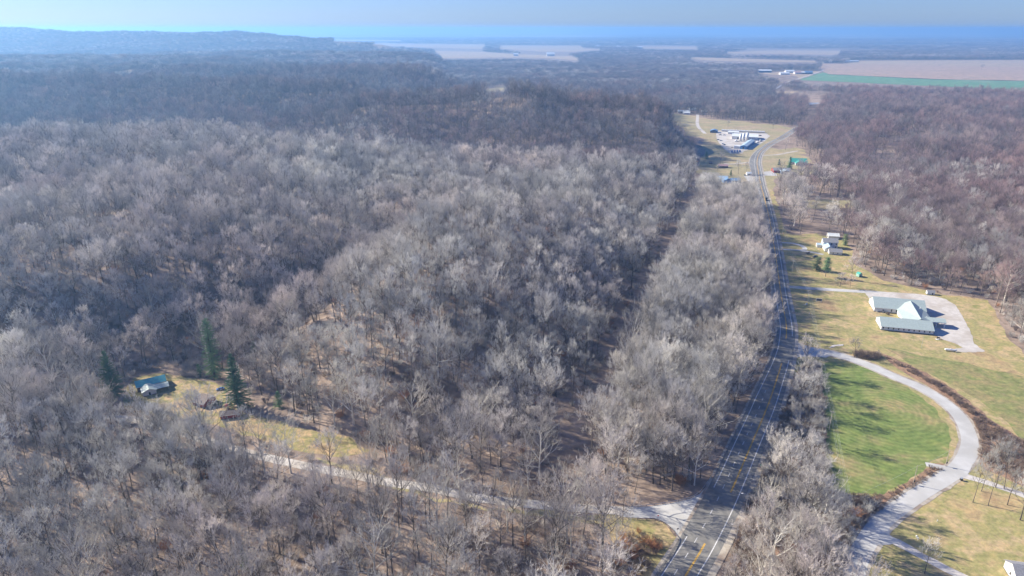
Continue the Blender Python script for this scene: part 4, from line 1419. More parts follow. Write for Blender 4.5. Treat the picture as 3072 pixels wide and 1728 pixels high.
mb.poly([(43.9, 14.2, 3.85), (43.9, 22.4, 3.85), (43.9, 18.3, 5.35)])
mb.box(32.4, 43.8, 14.1, 14.4, 3.55, 3.85)
mb.box(32.4, 43.8, 22.2, 22.5, 3.55, 3.85)
mb.build('fascia', M['trim'], pr)
for px_, py_ in ((43.2, 14.6), (43.2, 22.0), (38.0, 14.6), (38.0, 22.0)):
    mb = MB(); mb.box(px_ - 0.22, px_ + 0.22, py_ - 0.22, py_ + 0.22, -0.1, 3.6); mb.build('post', M['trim'], ch)
# middle hall
le_b, le_f, re_b, re_f = (17.9, 33.8, 3.2), (17.0, 15.0, 3.2), (36.4, 37.2, 3.2), (36.2, 20.5, 3.2)
rb, rf_ = (26.9, 40.5, 8.6), (26.4, 9.5, 6.8)
mb = MB()
mb.add([(17.9, 34.9, 0), (17.5, 16, 0), (36.0, 20.9, 0), (36.0, 35.0, 0), (17.9, 34.9, 3.3), (17.5, 16, 3.3), (36.0, 20.9, 3.3), (36.0, 35.0, 3.3)],
       [(0, 1, 5, 4), (1, 2, 6, 5), (2, 3, 7, 6)])
mb.build('hall_wall', M['siding'], ch)
mb = MB()
up = lambda p, d=0.2: (p[0], p[1], p[2] + d)
lb2, rb2 = (17.4, 41.0, 3.2), (36.8, 41.0, 3.2)
lf2, rf2 = (16.9, 9.0, 3.2), (36.4, 16.0, 3.2)
for a, b_ in ((lb2, lf2), (rb2, rf2)):
    q = [a, b_, rf_, rb]
    mb.add([p for p in q] + [up(p) for p in q], [(0, 1, 2, 3), (4, 5, 6, 7), (0, 1, 5, 4), (1, 2, 6, 5), (3, 0, 4, 7)])
hr = mb.build('hall_roof', M['roof_g'], ch)
mb = MB(); mb.tube((32.2, 34, 5.2), (32.2, 34, 6.6), 0.28, 0.25, 8); mb.tube((32.2, 34, 6.6), (32.2, 34, 6.9), 0.4, 0.1, 8)
mb.build('vent', M['white'], hr)
mb = MB(); mb.tube((33.6, 22, 4.2), (33.6, 22, 5.0), 0.22, 0.2, 8); mb.build('vent', M['white'], hr)
# small grey boxes along the upper wing
for x_ in (4.2, 8.2, 10.2):
    mb = MB(); mb.box(x_, x_ + 1.1, 33.9, 34.7, -0.1, 1.0); mb.lathe([(0.35, 0), (0.35, 0.06)], 10, (x_ + .55, 34.3, 1.0)); mb.build('air_conditioner', M['steel'], ch)

sh = house('garden_shed', c3(1412, 322), CA + 1, 'small white shed with grey roof at the back of the gravel lot', 'shed')
gable(sh, 0, 0, 5.4, 3.2, 2.2, 1.1, 'siding', 'roof_gr', wins=[('f', 1.3, 1.3, 0.6, 0.6)], oh=0.15, doors=[('f', 3.9, 0.9, 1.8)])

p = GL(*c3(1765, 1178))
pt = empty('propane_tank', p, R(CA))
tag(pt, 'long white propane tank lying beside the gravel lot', 'tank')
mb = MB()
prof = [(0.05, -3.6), (0.45, -3.45), (0.68, -3.1), (0.72, -2.9), (0.72, 2.9), (0.68, 3.1), (0.45, 3.45), (0.05, 3.6)]
n = 14
vs, fs = [], []
for rr_, xx in prof:
    for i in range(n):
        t = 2 * math.pi * i / n
        vs.append((xx, rr_ * math.cos(t), 1.15 + rr_ * math.sin(t)))
for k in range(len(prof) - 1):
    for i in range(n):
        j = (i + 1) % n
        fs.append((k * n + i, k * n + j, (k + 1) * n + j, (k + 1) * n + i))
mb.add(vs, fs); mb.build('tank', M['white'], pt, True)
mb = MB(); mb.lathe([(0.3, 0), (0.3, 0.25), (0.12, 0.35)], 10, (0, 0, 1.85)); mb.build('valve_dome', M['white'], pt)
for x_ in (-2.2, 2.2):
    mb = MB(); mb.box(x_ - 0.15, x_ + 0.15, -0.55, 0.55, -0.1, 0.5); mb.build('cradle', M['found'], pt)


def pole(px, H, label, arm=0.0, ang=0.0, transformer=False, lamp=False, mat='wood', r=0.16, group=None, name=None):
    p = GL(*px)
    root = empty(name or ('street_lamp' if lamp else 'utility_pole'), p, R(ang))
    mb = MB(); mb.tube((0, 0, -0.4), (0, 0, H), r, r * 0.65, 8); mb.build('pole', M[mat], root)
    if arm:
        mb = MB(); mb.box(-arm / 2, arm / 2, -0.13, -0.02, H - 0.75, H - 0.55)
        mb.tube((-arm * 0.3, -0.07, H - 0.7), (0, -0.12, H - 1.5), 0.03, n=4); mb.tube((arm * 0.3, -0.07, H - 0.7), (0, -0.12, H - 1.5), 0.03, n=4)
        ca = mb.build('crossarm', M[mat], root)
        for x_ in (-arm * 0.47, -arm * 0.2, arm * 0.2, arm * 0.47):
            mb = MB(); mb.lathe([(0.04, 0), (0.09, 0.05), (0.05, 0.12), (0.08, 0.17), (0.03, 0.25)], 8, (x_, -0.07, H - 0.55)); mb.build('insulator', M['white'], ca)
    if transformer:
        mb = MB(); mb.lathe([(0.28, 0), (0.3, 0.1), (0.3, 0.85), (0.22, 0.95)], 10, (0, -0.42, transformer)); mb.build('transformer', M['black'], root)
    if lamp:
        mb = MB(); mb.tube((0, 0, H - 0.4), (-1.1, 0, H + 0.3), 0.05, n=6); mb.tube((-1.1, 0, H + 0.3), (-2.2, 0, H + 0.45), 0.045, n=6); mb.build('lamp_arm', M['steel'], root)
        mb = MB(); mb.box(-2.9, -2.1, -0.18, 0.18, H + 0.36, H + 0.54); mb.build('lamp_head', M['white'], root)
    tag(root, label, 'street lamp' if lamp else 'pole', group)
    return Vector((p.x, p.y, H + p.z))


PG = 'wooden poles carrying wires along the highway'
cam_ang = -35
pA = pole((2457, 1149), 13, 'wooden power pole with crossarm in brush left of the upper green field', 2.4, -33, group=PG)
pB = pole((2487, 1290), 11.5, 'wooden power pole with crossarm at the left edge of the green field', 2.4, -28, group=PG)
pC = pole((2529, 1572), 13.5, 'wooden power pole with crossarm in the thicket below the green field', 2.6, -26, group=PG)
pN = pole((2422, 912), 11, 'power pole on the church lawn near the sign', 2.4, -20, group=PG)
pM = pole((2376, 815), 10.5, 'power pole beside the highway left of the two small trees', 2.2, -20, group=PG)
pL = pole((2346, 708), 11, 'farthest power pole at the wood edge above the house drive', 2.2, -20, group=PG)
pZ = Vector((pC.x + (pC.x - pB.x) * 0.9, pC.y + (pC.y - pB.y) * 0.9, 12))
pD = pole((2836, 1399), 9.2, 'brown power pole with black transformer in bare soil at the road bend', 0, 0, 1.9, mat='wood', name='utility_pole')
pE = pole((2739, 1453), 10.2, 'pale power pole with black transformer beside the side road', 0, 0, 1.6)
pole((2763, 1045), 8.5, 'thin lamp pole standing behind the low church wing', 0, 0, mat='steel', r=0.09, lamp=False, name='lamp_pole')
pole(c5(1685, 522), 10.5, 'tall white street lamp beside the highway at the junction', mat='steel', r=0.12, lamp=True, ang=0)
pole(c5(1545, 955), 9.0, 'grey street lamp post on the bank below the junction lamp', mat='steel', r=0.11, lamp=True, ang=0)
pole(c5(1858, 165), 8.0, 'thin grey post on the bank above the junction lamp', mat='steel', r=0.09, name='sign_post')


def wires(pts, offs, label, sag=0.9, ang=(-30,)):
    mb = MB()
    for o_ in offs:
        for a, b_ in zip(pts[:-1], pts[1:]):
            d = Vector((b_.x - a.x, b_.y - a.y, 0)).normalized()
            s_ = Vector((d.y, -d.x, 0)) * o_
            prev = None
            for i in range(9):
                t = i / 8
                q = a.lerp(b_, t) + s_ + Vector((0, 0, -0.35 - sag * 4 * t * (1 - t)))
                if prev is not None: mb.tube(prev, q, 0.022, n=3, cap=False)
                prev = q
    o = mb.build('overhead_wire', M['wire'])
    tag(o, label, 'wire')


wires([pL, pM, pN, pA, pB, pC, pZ], (-1.1, -0.5, 0.5, 1.1), 'parallel overhead wires running along the green field beside the highway')
wires([pC, pE, pD, Vector((pD.x + 40, pD.y + 14, 9))], (0,), 'single thin wire crossing the green field corner by the side road', 0.7)
wires([Vector((-60, 252, 11)), Vector((-10, 245, 11)), Vector((40, 246, 11)), Vector((100, 262, 11))], (-0.4, 0.4), 'thin dark wires over the county road beside the junction', 0.6)

# church sign, small posts
p = GL(*c7(785, 1140))
sg = empty('church_sign', p, R(-14))
tag(sg, 'framed dark sign board on the church lawn', 'sign')
mb = MB(); mb.box(-2.1, 2.1, -0.12, 0.12, 1.0, 3.0); mb.build('frame', M['trim'], sg)
mb = MB(); mb.box(-1.9, 1.9, -0.16, -0.13, 1.15, 2.85); mb.box(-1.9, 1.9, 0.13, 0.16, 1.15, 2.85); mb.build('board', M['found'], sg)
for x_ in (-1.6, 1.6):
    mb = MB(); mb.box(x_ - 0.1, x_ + 0.1, -0.1, 0.1, -0.3, 1.0); mb.build('post', M['trim'], sg)


def small(name, px, label, cat, parts, ang=0):
    root = empty(name, GL(*px), R(ang))
    tag(root, label, cat)
    for nm, mt, fn in parts:
        mb = MB(); fn(mb); mb.build(nm, M[mt], root)
    return root


small('utility_box', c7(598, 1178), 'white cabinet on the grass at the foot of the sign pole', 'box', [
    ('cabinet', 'white', lambda m: m.box(-0.6, 0.6, -0.35, 0.35, 0.1, 1.2)), ('plinth', 'gravel', lambda m: m.box(-1.9, 0.8, -0.5, 0.5, -0.1, 0.1)), ('lid', 'steel', lambda m: m.box(-0.65, 0.65, -0.4, 0.4, 1.2, 1.26))])
small('marker_post', c7(640, 1325), 'short white marker post on the church lawn', 'post', [
    ('post', 'white', lambda m: m.tube((0, 0, -.2), (0, 0, 1.5), 0.16, 0.14)), ('cap', 'white', lambda m: m.tube((0, 0, 1.5), (0, 0, 1.62), 0.2, 0.1))])
small('mailbox', c1b(1762, 1168), 'white mailbox on a curved post in the grass by the drive', 'mailbox', [
    ('post', 'white', lambda m: (m.tube((0, 0, -.2), (0, 0, 1.1), 0.1), m.tube((0.1, -0.9, -0.2), (0.1, -0.9, 0.9), 0.1))),
    ('box', 'white', lambda m: (m.box(-0.25, 0.25, -0.3, 0.3, 1.1, 1.55), m.lathe([(0.25, 0), (0.2, 0.12), (0.05, 0.2)], 10, (0, 0, 1.55)), m.box(-0.12, 0.3, -1.15, -0.65, 0.9, 1.3)))])
small('marker_post', c1b(1920, 1040), 'tiny white post on the lawn near the tree shadows', 'post', [
    ('post', 'white', lambda m: m.tube((0, 0, -.2), (0, 0, 0.8), 0.09)), ('cap', 'white', lambda m: m.box(-0.14, 0.14, -0.14, 0.14, 0.8, 0.95))])
small('trash_bin', c1b(2101, 728), 'black wheeled bin beside the side road crossing', 'bin', [
    ('body', 'black', lambda m: m.add([(-.35, -.4, 0), (.35, -.4, 0), (.35, .4, 0), (-.35, .4, 0), (-.5, -.5, 1.25), (.5, -.5, 1.25), (.5, .5, 1.25), (-.5, .5, 1.25)], [(0, 3, 2, 1), (0, 1, 5, 4), (1, 2, 6, 5), (2, 3, 7, 6), (3, 0, 4, 7), (4, 5, 6, 7)])),
    ('lid', 'steel', lambda m: m.box(-0.55, 0.55, -0.55, 0.55, 1.25, 1.36)), ('wheel', 'black', lambda m: (m.tube((-.4, .45, .15), (-.3, .45, .15), .15), m.tube((.3, .45, .15), (.4, .45, .15), .15)))])
small('grill', c3(1580, 995), 'dark barrel shaped grill on a white slab behind the church', 'grill', [
    ('slab', 'trim', lambda m: m.box(-1.6, 1.2, -1.0, 0.6, -0.1, 0.12)), ('body', 'black', lambda m: (m.tube((-0.9, 0, 1.0), (0.9, 0, 1.1), 0.5, 0.45, 12),)),
    ('leg', 'black', lambda m: (m.tube((-.7, 0, 0), (-.5, 0, .8), .05), m.tube((.7, 0, 0), (.5, 0, .8), .05))), ('chimney', 'black', lambda m: m.tube((-0.8, 0, 1.4), (-1.1, 0, 2.4), 0.12, 0.12))])
small('road_sign', c1b(592, 640), 'small green road sign on the shoulder right of the highway', 'sign', [
    ('post', 'steel', lambda m: m.tube((0, 0, -.2), (0, 0, 1.9), 0.05, n=6)), ('plate', 'green', lambda m: m.box(-0.75, 0.75, -0.06, -0.01, 1.7, 2.4))], -30)
small('stop_sign', c5(664, 800), 'thin dark signpost on the pavement at the junction corner', 'sign', [
    ('post', 'steel', lambda m: m.tube((0, 0, -.2), (0, 0, 2.4), 0.05, n=6)), ('plate', 'darksteel', lambda m: m.box(-0.45, 0.45, -0.05, -0.01, 1.9, 2.5))], 20)
small('stop_sign', c5(370, 590), 'small signpost beside the county road by the guardrail end', 'sign', [
    ('post', 'darksteel', lambda m: m.tube((0, 0, -.2), (0, 0, 2.0), 0.05, n=6)), ('plate', 'red', lambda m: m.box(-0.3, 0.3, -0.05, -0.01, 1.5, 2.1))], 0)


# guardrails -------------------------------------------------------
def guardrail(line, label, mat='steel', hgt=0.75, face=-1, pm='darksteel', step=3.8, z=0.15, deep=0.31):
    line = [Vector((p[0], p[1])) for p in line]
    root = empty('guardrail', (line[0].x, line[0].y, z))
    o0 = line[0]
    mb = MB()
    A = offset(line, 0.09)
    prof = [(0, hgt), (0.05, hgt - 0.06), (0.0, hgt - deep / 2), (0.05, hgt - deep + 0.06), (0, hgt - deep)]
    n = len(line)
    for side in (0, 0.02):
        vs = []
        for i, p in enumerate(line):
            d = (A[i] - p).normalized()
            for (q, zz) in prof:
                vs.append((p.x - o0.x + d.x * (q * face + side), p.y - o0.y + d.y * (q * face + side), zz))
        m = len(prof)
        mb.add(vs, [(i * m + j, i * m + j + 1, (i + 1) * m + j + 1, (i + 1) * m + j) for i in range(n - 1) for j in range(m - 1)])
    mb.build('rail', M[mat], root)
    me = None
    acc = 0
    for i in range(n - 1):
        L = (line[i + 1] - line[i]).length
        while acc <= L and L > 0:
            p = line[i].lerp(line[i + 1], acc / L) - o0
            d = (A[i] - line[i]).normalized() * 0.14
            if me is None:
                mb = MB(); mb.box(-0.09, 0.09, -0.09, 0.09, -0.4, hgt + 0.03)
                o = mb.build('post', M[pm], root); me = o.data
            else:
                o = bpy.data.objects.new('post', me); COL.objects.link(o); o.parent = root
            o.location = (p.x + d.x, p.y + d.y, 0)
            acc += step
        acc -= L
    tag(root, label, 'guardrail')


gl1 = spline([G(*c5(*p)) for p in [(60, 600), (300, 602), (430, 640), (550, 725), (630, 825), (682, 900), (655, 985), (585, 1120), (480, 1280), (370, 1449), (250, 1640)]], 3)
guardrail(gl1, 'curved dark guardrail round the grass wedge at the junction', 'darksteel', face=1)
gl2 = [G(*c5(*p)) for p in [(-60, 425), (150, 402), (400, 372), (640, 332), (850, 285), (985, 205), (1075, 105), (1150, -10)]]
hwl = [p for p in offset(HW, lambda y: LP(y) - 0.4) if 262 < p.y < 430]
guardrail(spline(gl2, 3)[:-1] + hwl[1:], 'long grey guardrail along the left side of the highway', 'steel', face=1)
guardrail([p for p in offset(HW, lambda y: RS(y) + 1.2) if 238 < p.y < 375], 'grey guardrail along the right edge of the highway below the bend', 'steel', face=-1)

# ------------------------------------------------------------------ vehicles
def car_parts(kind='car'):
    L, W_, H = dict(car=(4.5, 1.8, 1.45), suv=(4.8, 1.95, 1.8), truck=(5.8, 2.0, 1.85), semi=(7.5, 2.5, 3.6))[kind]
    mb = MB()
    if kind == 'semi':
        low = [(0, .5), (0, 1.4), (.3, 1.6), (2.0, 1.75), (2.2, 3.3), (3.6, 3.6), (4.2, 3.4), (4.2, 1.3), (7.5, 1.25), (7.5, .7)]
    elif kind == 'truck':
        low = [(0, .45), (0, .85), (.25, 1.0), (1.5, 1.1), (5.75, 1.12), (5.8, .5)]
    else:
        low = [(0, .35), (0, .7), (.2, .85), (1.2, .98), (L - .6, 1.0), (L, .9), (L, .4)]
    def extr(prof, w0, w1=None):
        w1 = w1 or w0
        n = len(prof)
        zt = max(z for x, z in prof)
        vs = []
        for sg_ in (-1, 1):
            for x, z in prof:
                k = w0 + (w1 - w0) * (z - prof[0][1]) / max(.01, zt - prof[0][1])
                vs.append((x - L / 2, sg_ * k / 2, z))
        fs = [tuple(range(n)), tuple(range(2 * n - 1, n - 1, -1))] + [(i, n + i, n + (i + 1) % n, (i + 1) % n) for i in range(n)]
        return vs, fs
    body = MB(); body.add(*extr(low, W_, W_ * .95))
    cab = MB(); roof = MB()
    if kind in ('car', 'suv'):
        e = L - (.7 if kind == 'car' else .25)
        cab.add(*extr([(1.15, .95), (1.9, H - .06), (e - .5, H - .06), (e, .95)], W_ * .93, W_ * .76))
        roof.add(*extr([(1.85, H - .07), (1.95, H), (e - .55, H), (e - .45, H - .07)], W_ * .78, W_ * .74))
    elif kind == 'truck':
        cab.add(*extr([(1.4, 1.1), (2.0, H - .06), (3.4, H - .06), (3.6, 1.1)], W_ * .93, W_ * .78))
        roof.add(*extr([(1.95, H - .07), (2.05, H), (3.3, H), (3.42, H - .07)], W_ * .8, W_ * .76))
    else:
        cab.add([(0.15 + 1.98 - L / 2, -1.0, 2.0), (0.15 + 1.98 - L / 2, 1.0, 2.0), (2.22 - L / 2, .95, 3.2), (2.22 - L / 2, -.95, 3.2)], [(0, 1, 2, 3)])
        roof.add(*extr([(2.3, 3.3), (3.4, 3.75), (4.1, 3.6), (4.1, 3.3)], 2.3, 2.1))
    r_ = .52 if kind == 'semi' else (.38 if kind == 'truck' else .33)
    wx = (.9, L - .95) if kind != 'semi' else (1.1, 5.6, 6.8)
    return L, W_, body, cab, roof, r_, wx


VEH = {}


def vehicle(name, loc, ang, paint, kind, label, group=None):
    root = empty(name, loc, R(ang))
    tag(root, label, 'car' if kind in ('car', 'suv') else 'truck', group)
    key = kind
    if key not in VEH:
        L, W_, body, cab, roof, r_, wx = car_parts(kind)
        w_ = MB(); w_.tube((0, -.13, 0), (0, .13, 0), r_, n=14)
        rim = MB(); rim.tube((0, -.14, 0), (0, .14, 0), r_ * .55, n=10)
        hl = MB(); hl.box(-.03, .03, -.18, .18, -.08, .08)
        VEH[key] = (L, W_, [(b.v, b.f) for b in (body, cab, roof, w_, rim, hl)], r_, wx)
    L, W_, (bo, ca, ro, wh, ri, hl), r_, wx = VEH[key]
    b = mesh_obj('body', *bo, M[paint], root)
    mesh_obj('windows', *ca, M['glass'], root)
    mesh_obj('roof', *ro, M[paint], root)
    first = None
    for x_ in wx:
        for s_ in (-1, 1):
            if first is None:
                o = mesh_obj('wheel', *wh, M['black'], root); first = o.data
                q = mesh_obj('rim', *ri, M['steel'], o); fr = q.data
            else:
                o = bpy.data.objects.new('wheel', first); COL.objects.link(o); o.parent = root
                q = bpy.data.objects.new('rim', fr); COL.objects.link(q); q.parent = o
            o.location = (x_ - L / 2, s_ * (W_ / 2 - .12), r_)
    for s_ in (-1, 1):
        o = mesh_obj('headlight', *hl, M['white'], root); o.location = (-L / 2 - .01, s_ * W_ * .36, .72 if kind != 'semi' else 1.0)
    return root


for nm, c in (('p_dark', (0.03, 0.035, 0.05)), ('p_white', (0.75, 0.75, 0.76)), ('p_blue', (0.06, 0.14, 0.36)), ('p_red', (0.45, 0.05, 0.05)), ('p_silver', (0.42, 0.43, 0.45))):
    m, nt, b = new_mat(nm)
    b.inputs['Base Color'].default_value = (*c, 1); b.inputs['Roughness'].default_value = 0.3; b.inputs['Coat Weight'].default_value = 0.5
    M[nm] = m
q = G(2298.5, 603)
i_ = min(range(len(HW)), key=lambda i: abs(HW[i].y - q.y))
dd = (HW[i_ + 1] - HW[i_ - 1]).normalized()
pr_ = HW[i_] + Vector((dd.y, -dd.x)) * 1.6
vehicle('truck', (pr_.x, pr_.y, 0.21), math.degrees(math.atan2(dd.y, dd.x)) + 180, 'p_dark', 'semi', 'dark truck driving away up the highway between the woods')
vehicle('parked_car', GL(*c4(1568, 600)), 25, 'p_blue', 'car', 'blue car parked by the big spruce near the brown cabin')
vehicle('parked_car', GL(2446, 772), 5, 'p_dark', 'suv', 'dark car parked beside the white house')
vehicle('parked_car', G(*cC(1040, 402)), 90, 'p_dark', 'car', 'dark car at the left end of the small white village shed')
VL = [((260, 605), 30, 'truck', 'p_dark', 'dark pickup at the tree line on the left of the factory yard'), ((345, 632), 10, 'truck', 'p_silver', 'silver pickup near the tree line in the factory yard'),
      ((400, 728), 30, 'truck', 'p_white', 'white pickup at the lower left of the factory yard'), ((460, 758), 20, 'car', 'p_dark', 'dark car at the lower left of the factory yard'),
      ((680, 985), 80, 'semi', 'p_blue', 'blue truck leftmost in the row below the factory'), ((760, 980), 80, 'semi', 'p_blue', 'second blue truck in the row below the factory'),
      ((840, 972), 80, 'semi', 'p_blue', 'third blue truck in the row below the factory'), ((915, 968), 80, 'semi', 'p_blue', 'rightmost blue truck in the row below the factory'),
      ((1530, 480), 30, 'truck', 'p_dark', 'dark pickup behind the blue factory wall'), ((1350, 700), 35, 'semi', 'p_white', 'white truck beside the blue wall of the factory'),
      ((1450, 690), 35, 'semi', 'p_white', 'white truck right of the factory near the grass'), ((1540, 650), 35, 'semi', 'p_silver', 'grey truck at the right end of the factory yard'),
      ((690, 835), 0, 'car', 'p_dark', 'dark car at the front corner of the factory'), ((820, 655), 5, 'semi', 'p_white', 'flat truck parked below the silos'),
      ((330, 460), 5, 'truck', 'p_dark', 'dark pickup in the back of the factory yard'), ((450, 465), 5, 'truck', 'p_silver', 'silver pickup in the back of the factory yard')]
for (px, an, kd, pt_, lab) in VL:
    p = G(*cB(*px)); p.z = 0.14
    vehicle('parked_truck' if kd in ('truck', 'semi') else 'parked_car', p, an, pt_, kd, lab)

# row of white trailers behind the factory
a, b_ = G(*cB(385, 335)), G(*cB(1650, 392))
d = b_ - a
N_ = 27
tb = MB(); tb.box(-1.2, 1.2, -4.5, 4.5, 1.1, 3.0); tb.add([(-1.2, -4.5, 3.0), (1.2, -4.5, 3.0), (1.2, 4.5, 3.0), (-1.2, 4.5, 3.0), (0, -4.5, 3.35), (0, 4.5, 3.35)], [(0, 1, 4), (1, 2, 5, 4), (2, 3, 5), (3, 0, 4, 5)])
tw_ = MB(); [tw_.tube((x_, y_, .5), (x_ + .3, y_, .5), .5, n=10) for x_ in (-1.15, .85) for y_ in (2.6, 3.7)]
tc = MB(); tc.box(-.5, .5, -4.4, 4.4, .75, 1.09)
T0 = None
for i in range(N_):
    p = a.lerp(b_, i / (N_ - 1))
    r_ = empty('trailer', (p.x, p.y, 0.15), math.atan2(d.y, d.x))
    tag(r_, 'white box trailer in the long row behind the factory', 'trailer', 'white trailers parked in a row behind the factory')
    if T0 is None:
        T0 = [tb.build('box', M['white'], r_), tw_.build('wheel', M['black'], r_), tc.build('chassis', M['black'], r_)]
    else:
        for o in T0:
            c_ = o.copy(); COL.objects.link(c_); c_.parent = r_

# silos
for i, (x_, y_) in enumerate(((930, 642), (1022, 622), (1130, 604))):
    p = G(*cB(x_, y_)); p.z = 0.1
    s_ = empty('silo', p)
    tag(s_, ('leftmost', 'middle', 'rightmost')[i] + ' of three tall white silos in the factory yard', 'silo', 'white silos')
    mb = MB(); mb.lathe([(2.6, 0), (2.6, 12.5)], 20); mb.build('tank', M['white'], s_, True)
    mb = MB(); mb.lathe([(2.65, 12.5), (1.2, 13.5), (0.5, 13.9), (0.4, 14.3)], 20); mb.build('roof', M['roof_w'], s_)
    mb = MB(); mb.tube((2.7, -.3, 0), (2.7, -.3, 13), .06, n=4); mb.tube((2.7, .3, 0), (2.7, .3, 13), .06, n=4); mb.build('ladder', M['steel'], s_)

# factory buildings
f1 = house('factory_building', cB(925, 880), 0, 'long low factory with pale blue roof and bright blue side wall', 'factory')
dv = G(*cB(1360, 700)) - G(*cB(1115, 885))
f1.rotation_euler = (0, 0, math.atan2(dv.y, dv.x) - R(90))
Wd = (G(*cB(1115, 885)) - G(*cB(925, 880))).length
gable(f1, 0, 0, Wd, dv.length * 1.0, 5.5, 1.6, 'bluewall', 'roof_lb', axis='y', wins=[('f', Wd * .5, 2.5, 3, 3)], oh=0.5, doors=[('r', 20, 4, 4), ('r', 45, 4, 4)])
gable(f1, -10.5, 1, 10, 9, 4.5, 0.8, 'siding', 'roof_w', axis='x', oh=0.3)
f2 = house('factory_building', cB(1180, 600), math.degrees(math.atan2(d.y, d.x)), 'rear factory block with wide white roof and blue end wall', 'factory')
gable(f2, -30, 0, 46, 34, 5.5, 3, 'siding', 'roof_w', axis='x', oh=0.5, doors=[('f', 12, 4, 4)])
f3 = house('warehouse', cB(560, 420), math.degrees(math.atan2(d.y, d.x)), 'low white warehouse left of the rear factory block', 'warehouse')
gable(f3, 0, 0, 20, 16, 3.5, 1.5, 'siding', 'roof_w', axis='x', oh=0.3, doors=[('f', 10, 3, 3)])
f4 = house('barn', cB(20, 385), math.degrees(math.atan2(d.y, d.x)), 'blue metal barn at the left end of the trailer row', 'barn')
gable(f4, 0, 0, 14, 16, 4, 2.2, 'navy', 'roof_blue', axis='y', oh=0.4, wins=[('f', 4, 2, 1.6, 1.6), ('f', 10, 2, 1.6, 1.6)])

# village houses
def vh(name, px, ang, L, W_, h, rise, wall, roof, label, axis='x', wins=(), cat='house', **kw):
    r = house(name, px, ang, label, cat)
    gable(r, 0, 0, L, W_, h, rise, wall, roof, wins=wins, axis=axis, **kw)
    return r


g1 = vh('village_house', cC(2010, 165), -12, 24, 15, 4, 4.5, 'siding2', 'roof_green', 'house with bright green metal roof behind a spruce in the village', wins=[('f', 4, 2, 1.4, 1.4), ('f', 12, 2, 1.4, 1.4), ('f', 19, 2, 1.4, 1.4)])
gable(g1, 6, -9, 10, 9, 3.5, 3.0, 'siding2', 'roof_green', axis='y', wins=[('f', 5, 2, 1.6, 1.4)])
b1 = vh('barn', cC(1650, 345), -6, 24, 14, 3.6, 2.6, 'redwall', 'roof_gr', 'dark barn with grey roof right of the highway in the village', cat='barn', doors=[('l', 6, 3, 3)])
gable(b1, 9, -11, 12, 11, 3.8, 2.2, 'navy', 'roof_lb', axis='y', doors=[('f', 6, 3.2, 3)])
vh('garage', cC(1085, 402), 0, 6.5, 6, 3.0, 1.5, 'siding', 'roof_w', 'small white garage left of the village highway', cat='garage', doors=[('f', 3.2, 2.6, 2.2)])
b2 = vh('village_house', cC(590, 570), -3, 10.5, 12, 3.6, 2.6, 'bluewall', 'roof_blue', 'large blue roofed building with pale blue rear half in the village', cat='building', axis='y', wins=[('f', 3, 2, 1.2, 1.2), ('f', 7.5, 2, 1.2, 1.2)])
gable(b2, -4, 12.6, 13, 14, 3.6, 2.6, 'siding', 'roof_lb', axis='x')
gable(b2, 10.8, 2, 12, 11, 3.6, 2.2, 'navy', 'roof_blue', axis='x')
vh('village_house', cC(480, 240), -4, 14, 8, 3, 2.0, 'brownwall', 'roof_pink', 'long low house with faded red roof among village trees', wins=[('f', 3, 1.6, 1.2, 1.2), ('f', 10, 1.6, 1.2, 1.2)])
vh('shed', cC(285, 160), 0, 4.5, 4, 2.4, 1.2, 'brownwall', 'roof_br', 'little dark shed left of the faded red roof', cat='shed')
vh('shed', (2078, 487), 5, 9, 7, 3, 1.6, 'redwall', 'roof_br', 'reddish shed at the wood edge left of the village', cat='shed')
vh('village_house', cE(690, 500), -8, 29, 11, 4, 2.4, 'siding2', 'roof_w', 'long white roofed building beyond the factory field', cat='building', doors=[('f', 8, 3, 3)])
vh('village_house', cE(900, 560), -8, 16, 11, 4, 2.4, 'siding', 'roof_w', 'second white roofed building in front of the long one beyond the field', cat='building')
vh('village_house', cE(1130, 420), -5, 18, 14, 4, 3, 'siding', 'roof_w', 'white roofed barn behind bare trees beyond the factory field', cat='barn')
vh('village_house', cE(1600, 480), -5, 14, 9, 3, 2, 'siding', 'roof_w', 'small white house at the top of the gravel lane', wins=[('f', 4, 1.6, 1.2, 1.2)])
wh_ = vh('farmhouse', (2632, 411), -15, 16, 12, 6, 4.5, 'siding', 'roof_gr', 'white gabled farmhouse in the wood right of the highway bend', axis='y', wins=[('f', 5, 2, 1.2, 1.5), ('f', 11, 2, 1.2, 1.5), ('f', 8, 5, 1.2, 1.5)])
gable(wh_, -10, 3, 10, 10, 3.2, 2, 'siding', 'roof_gr')

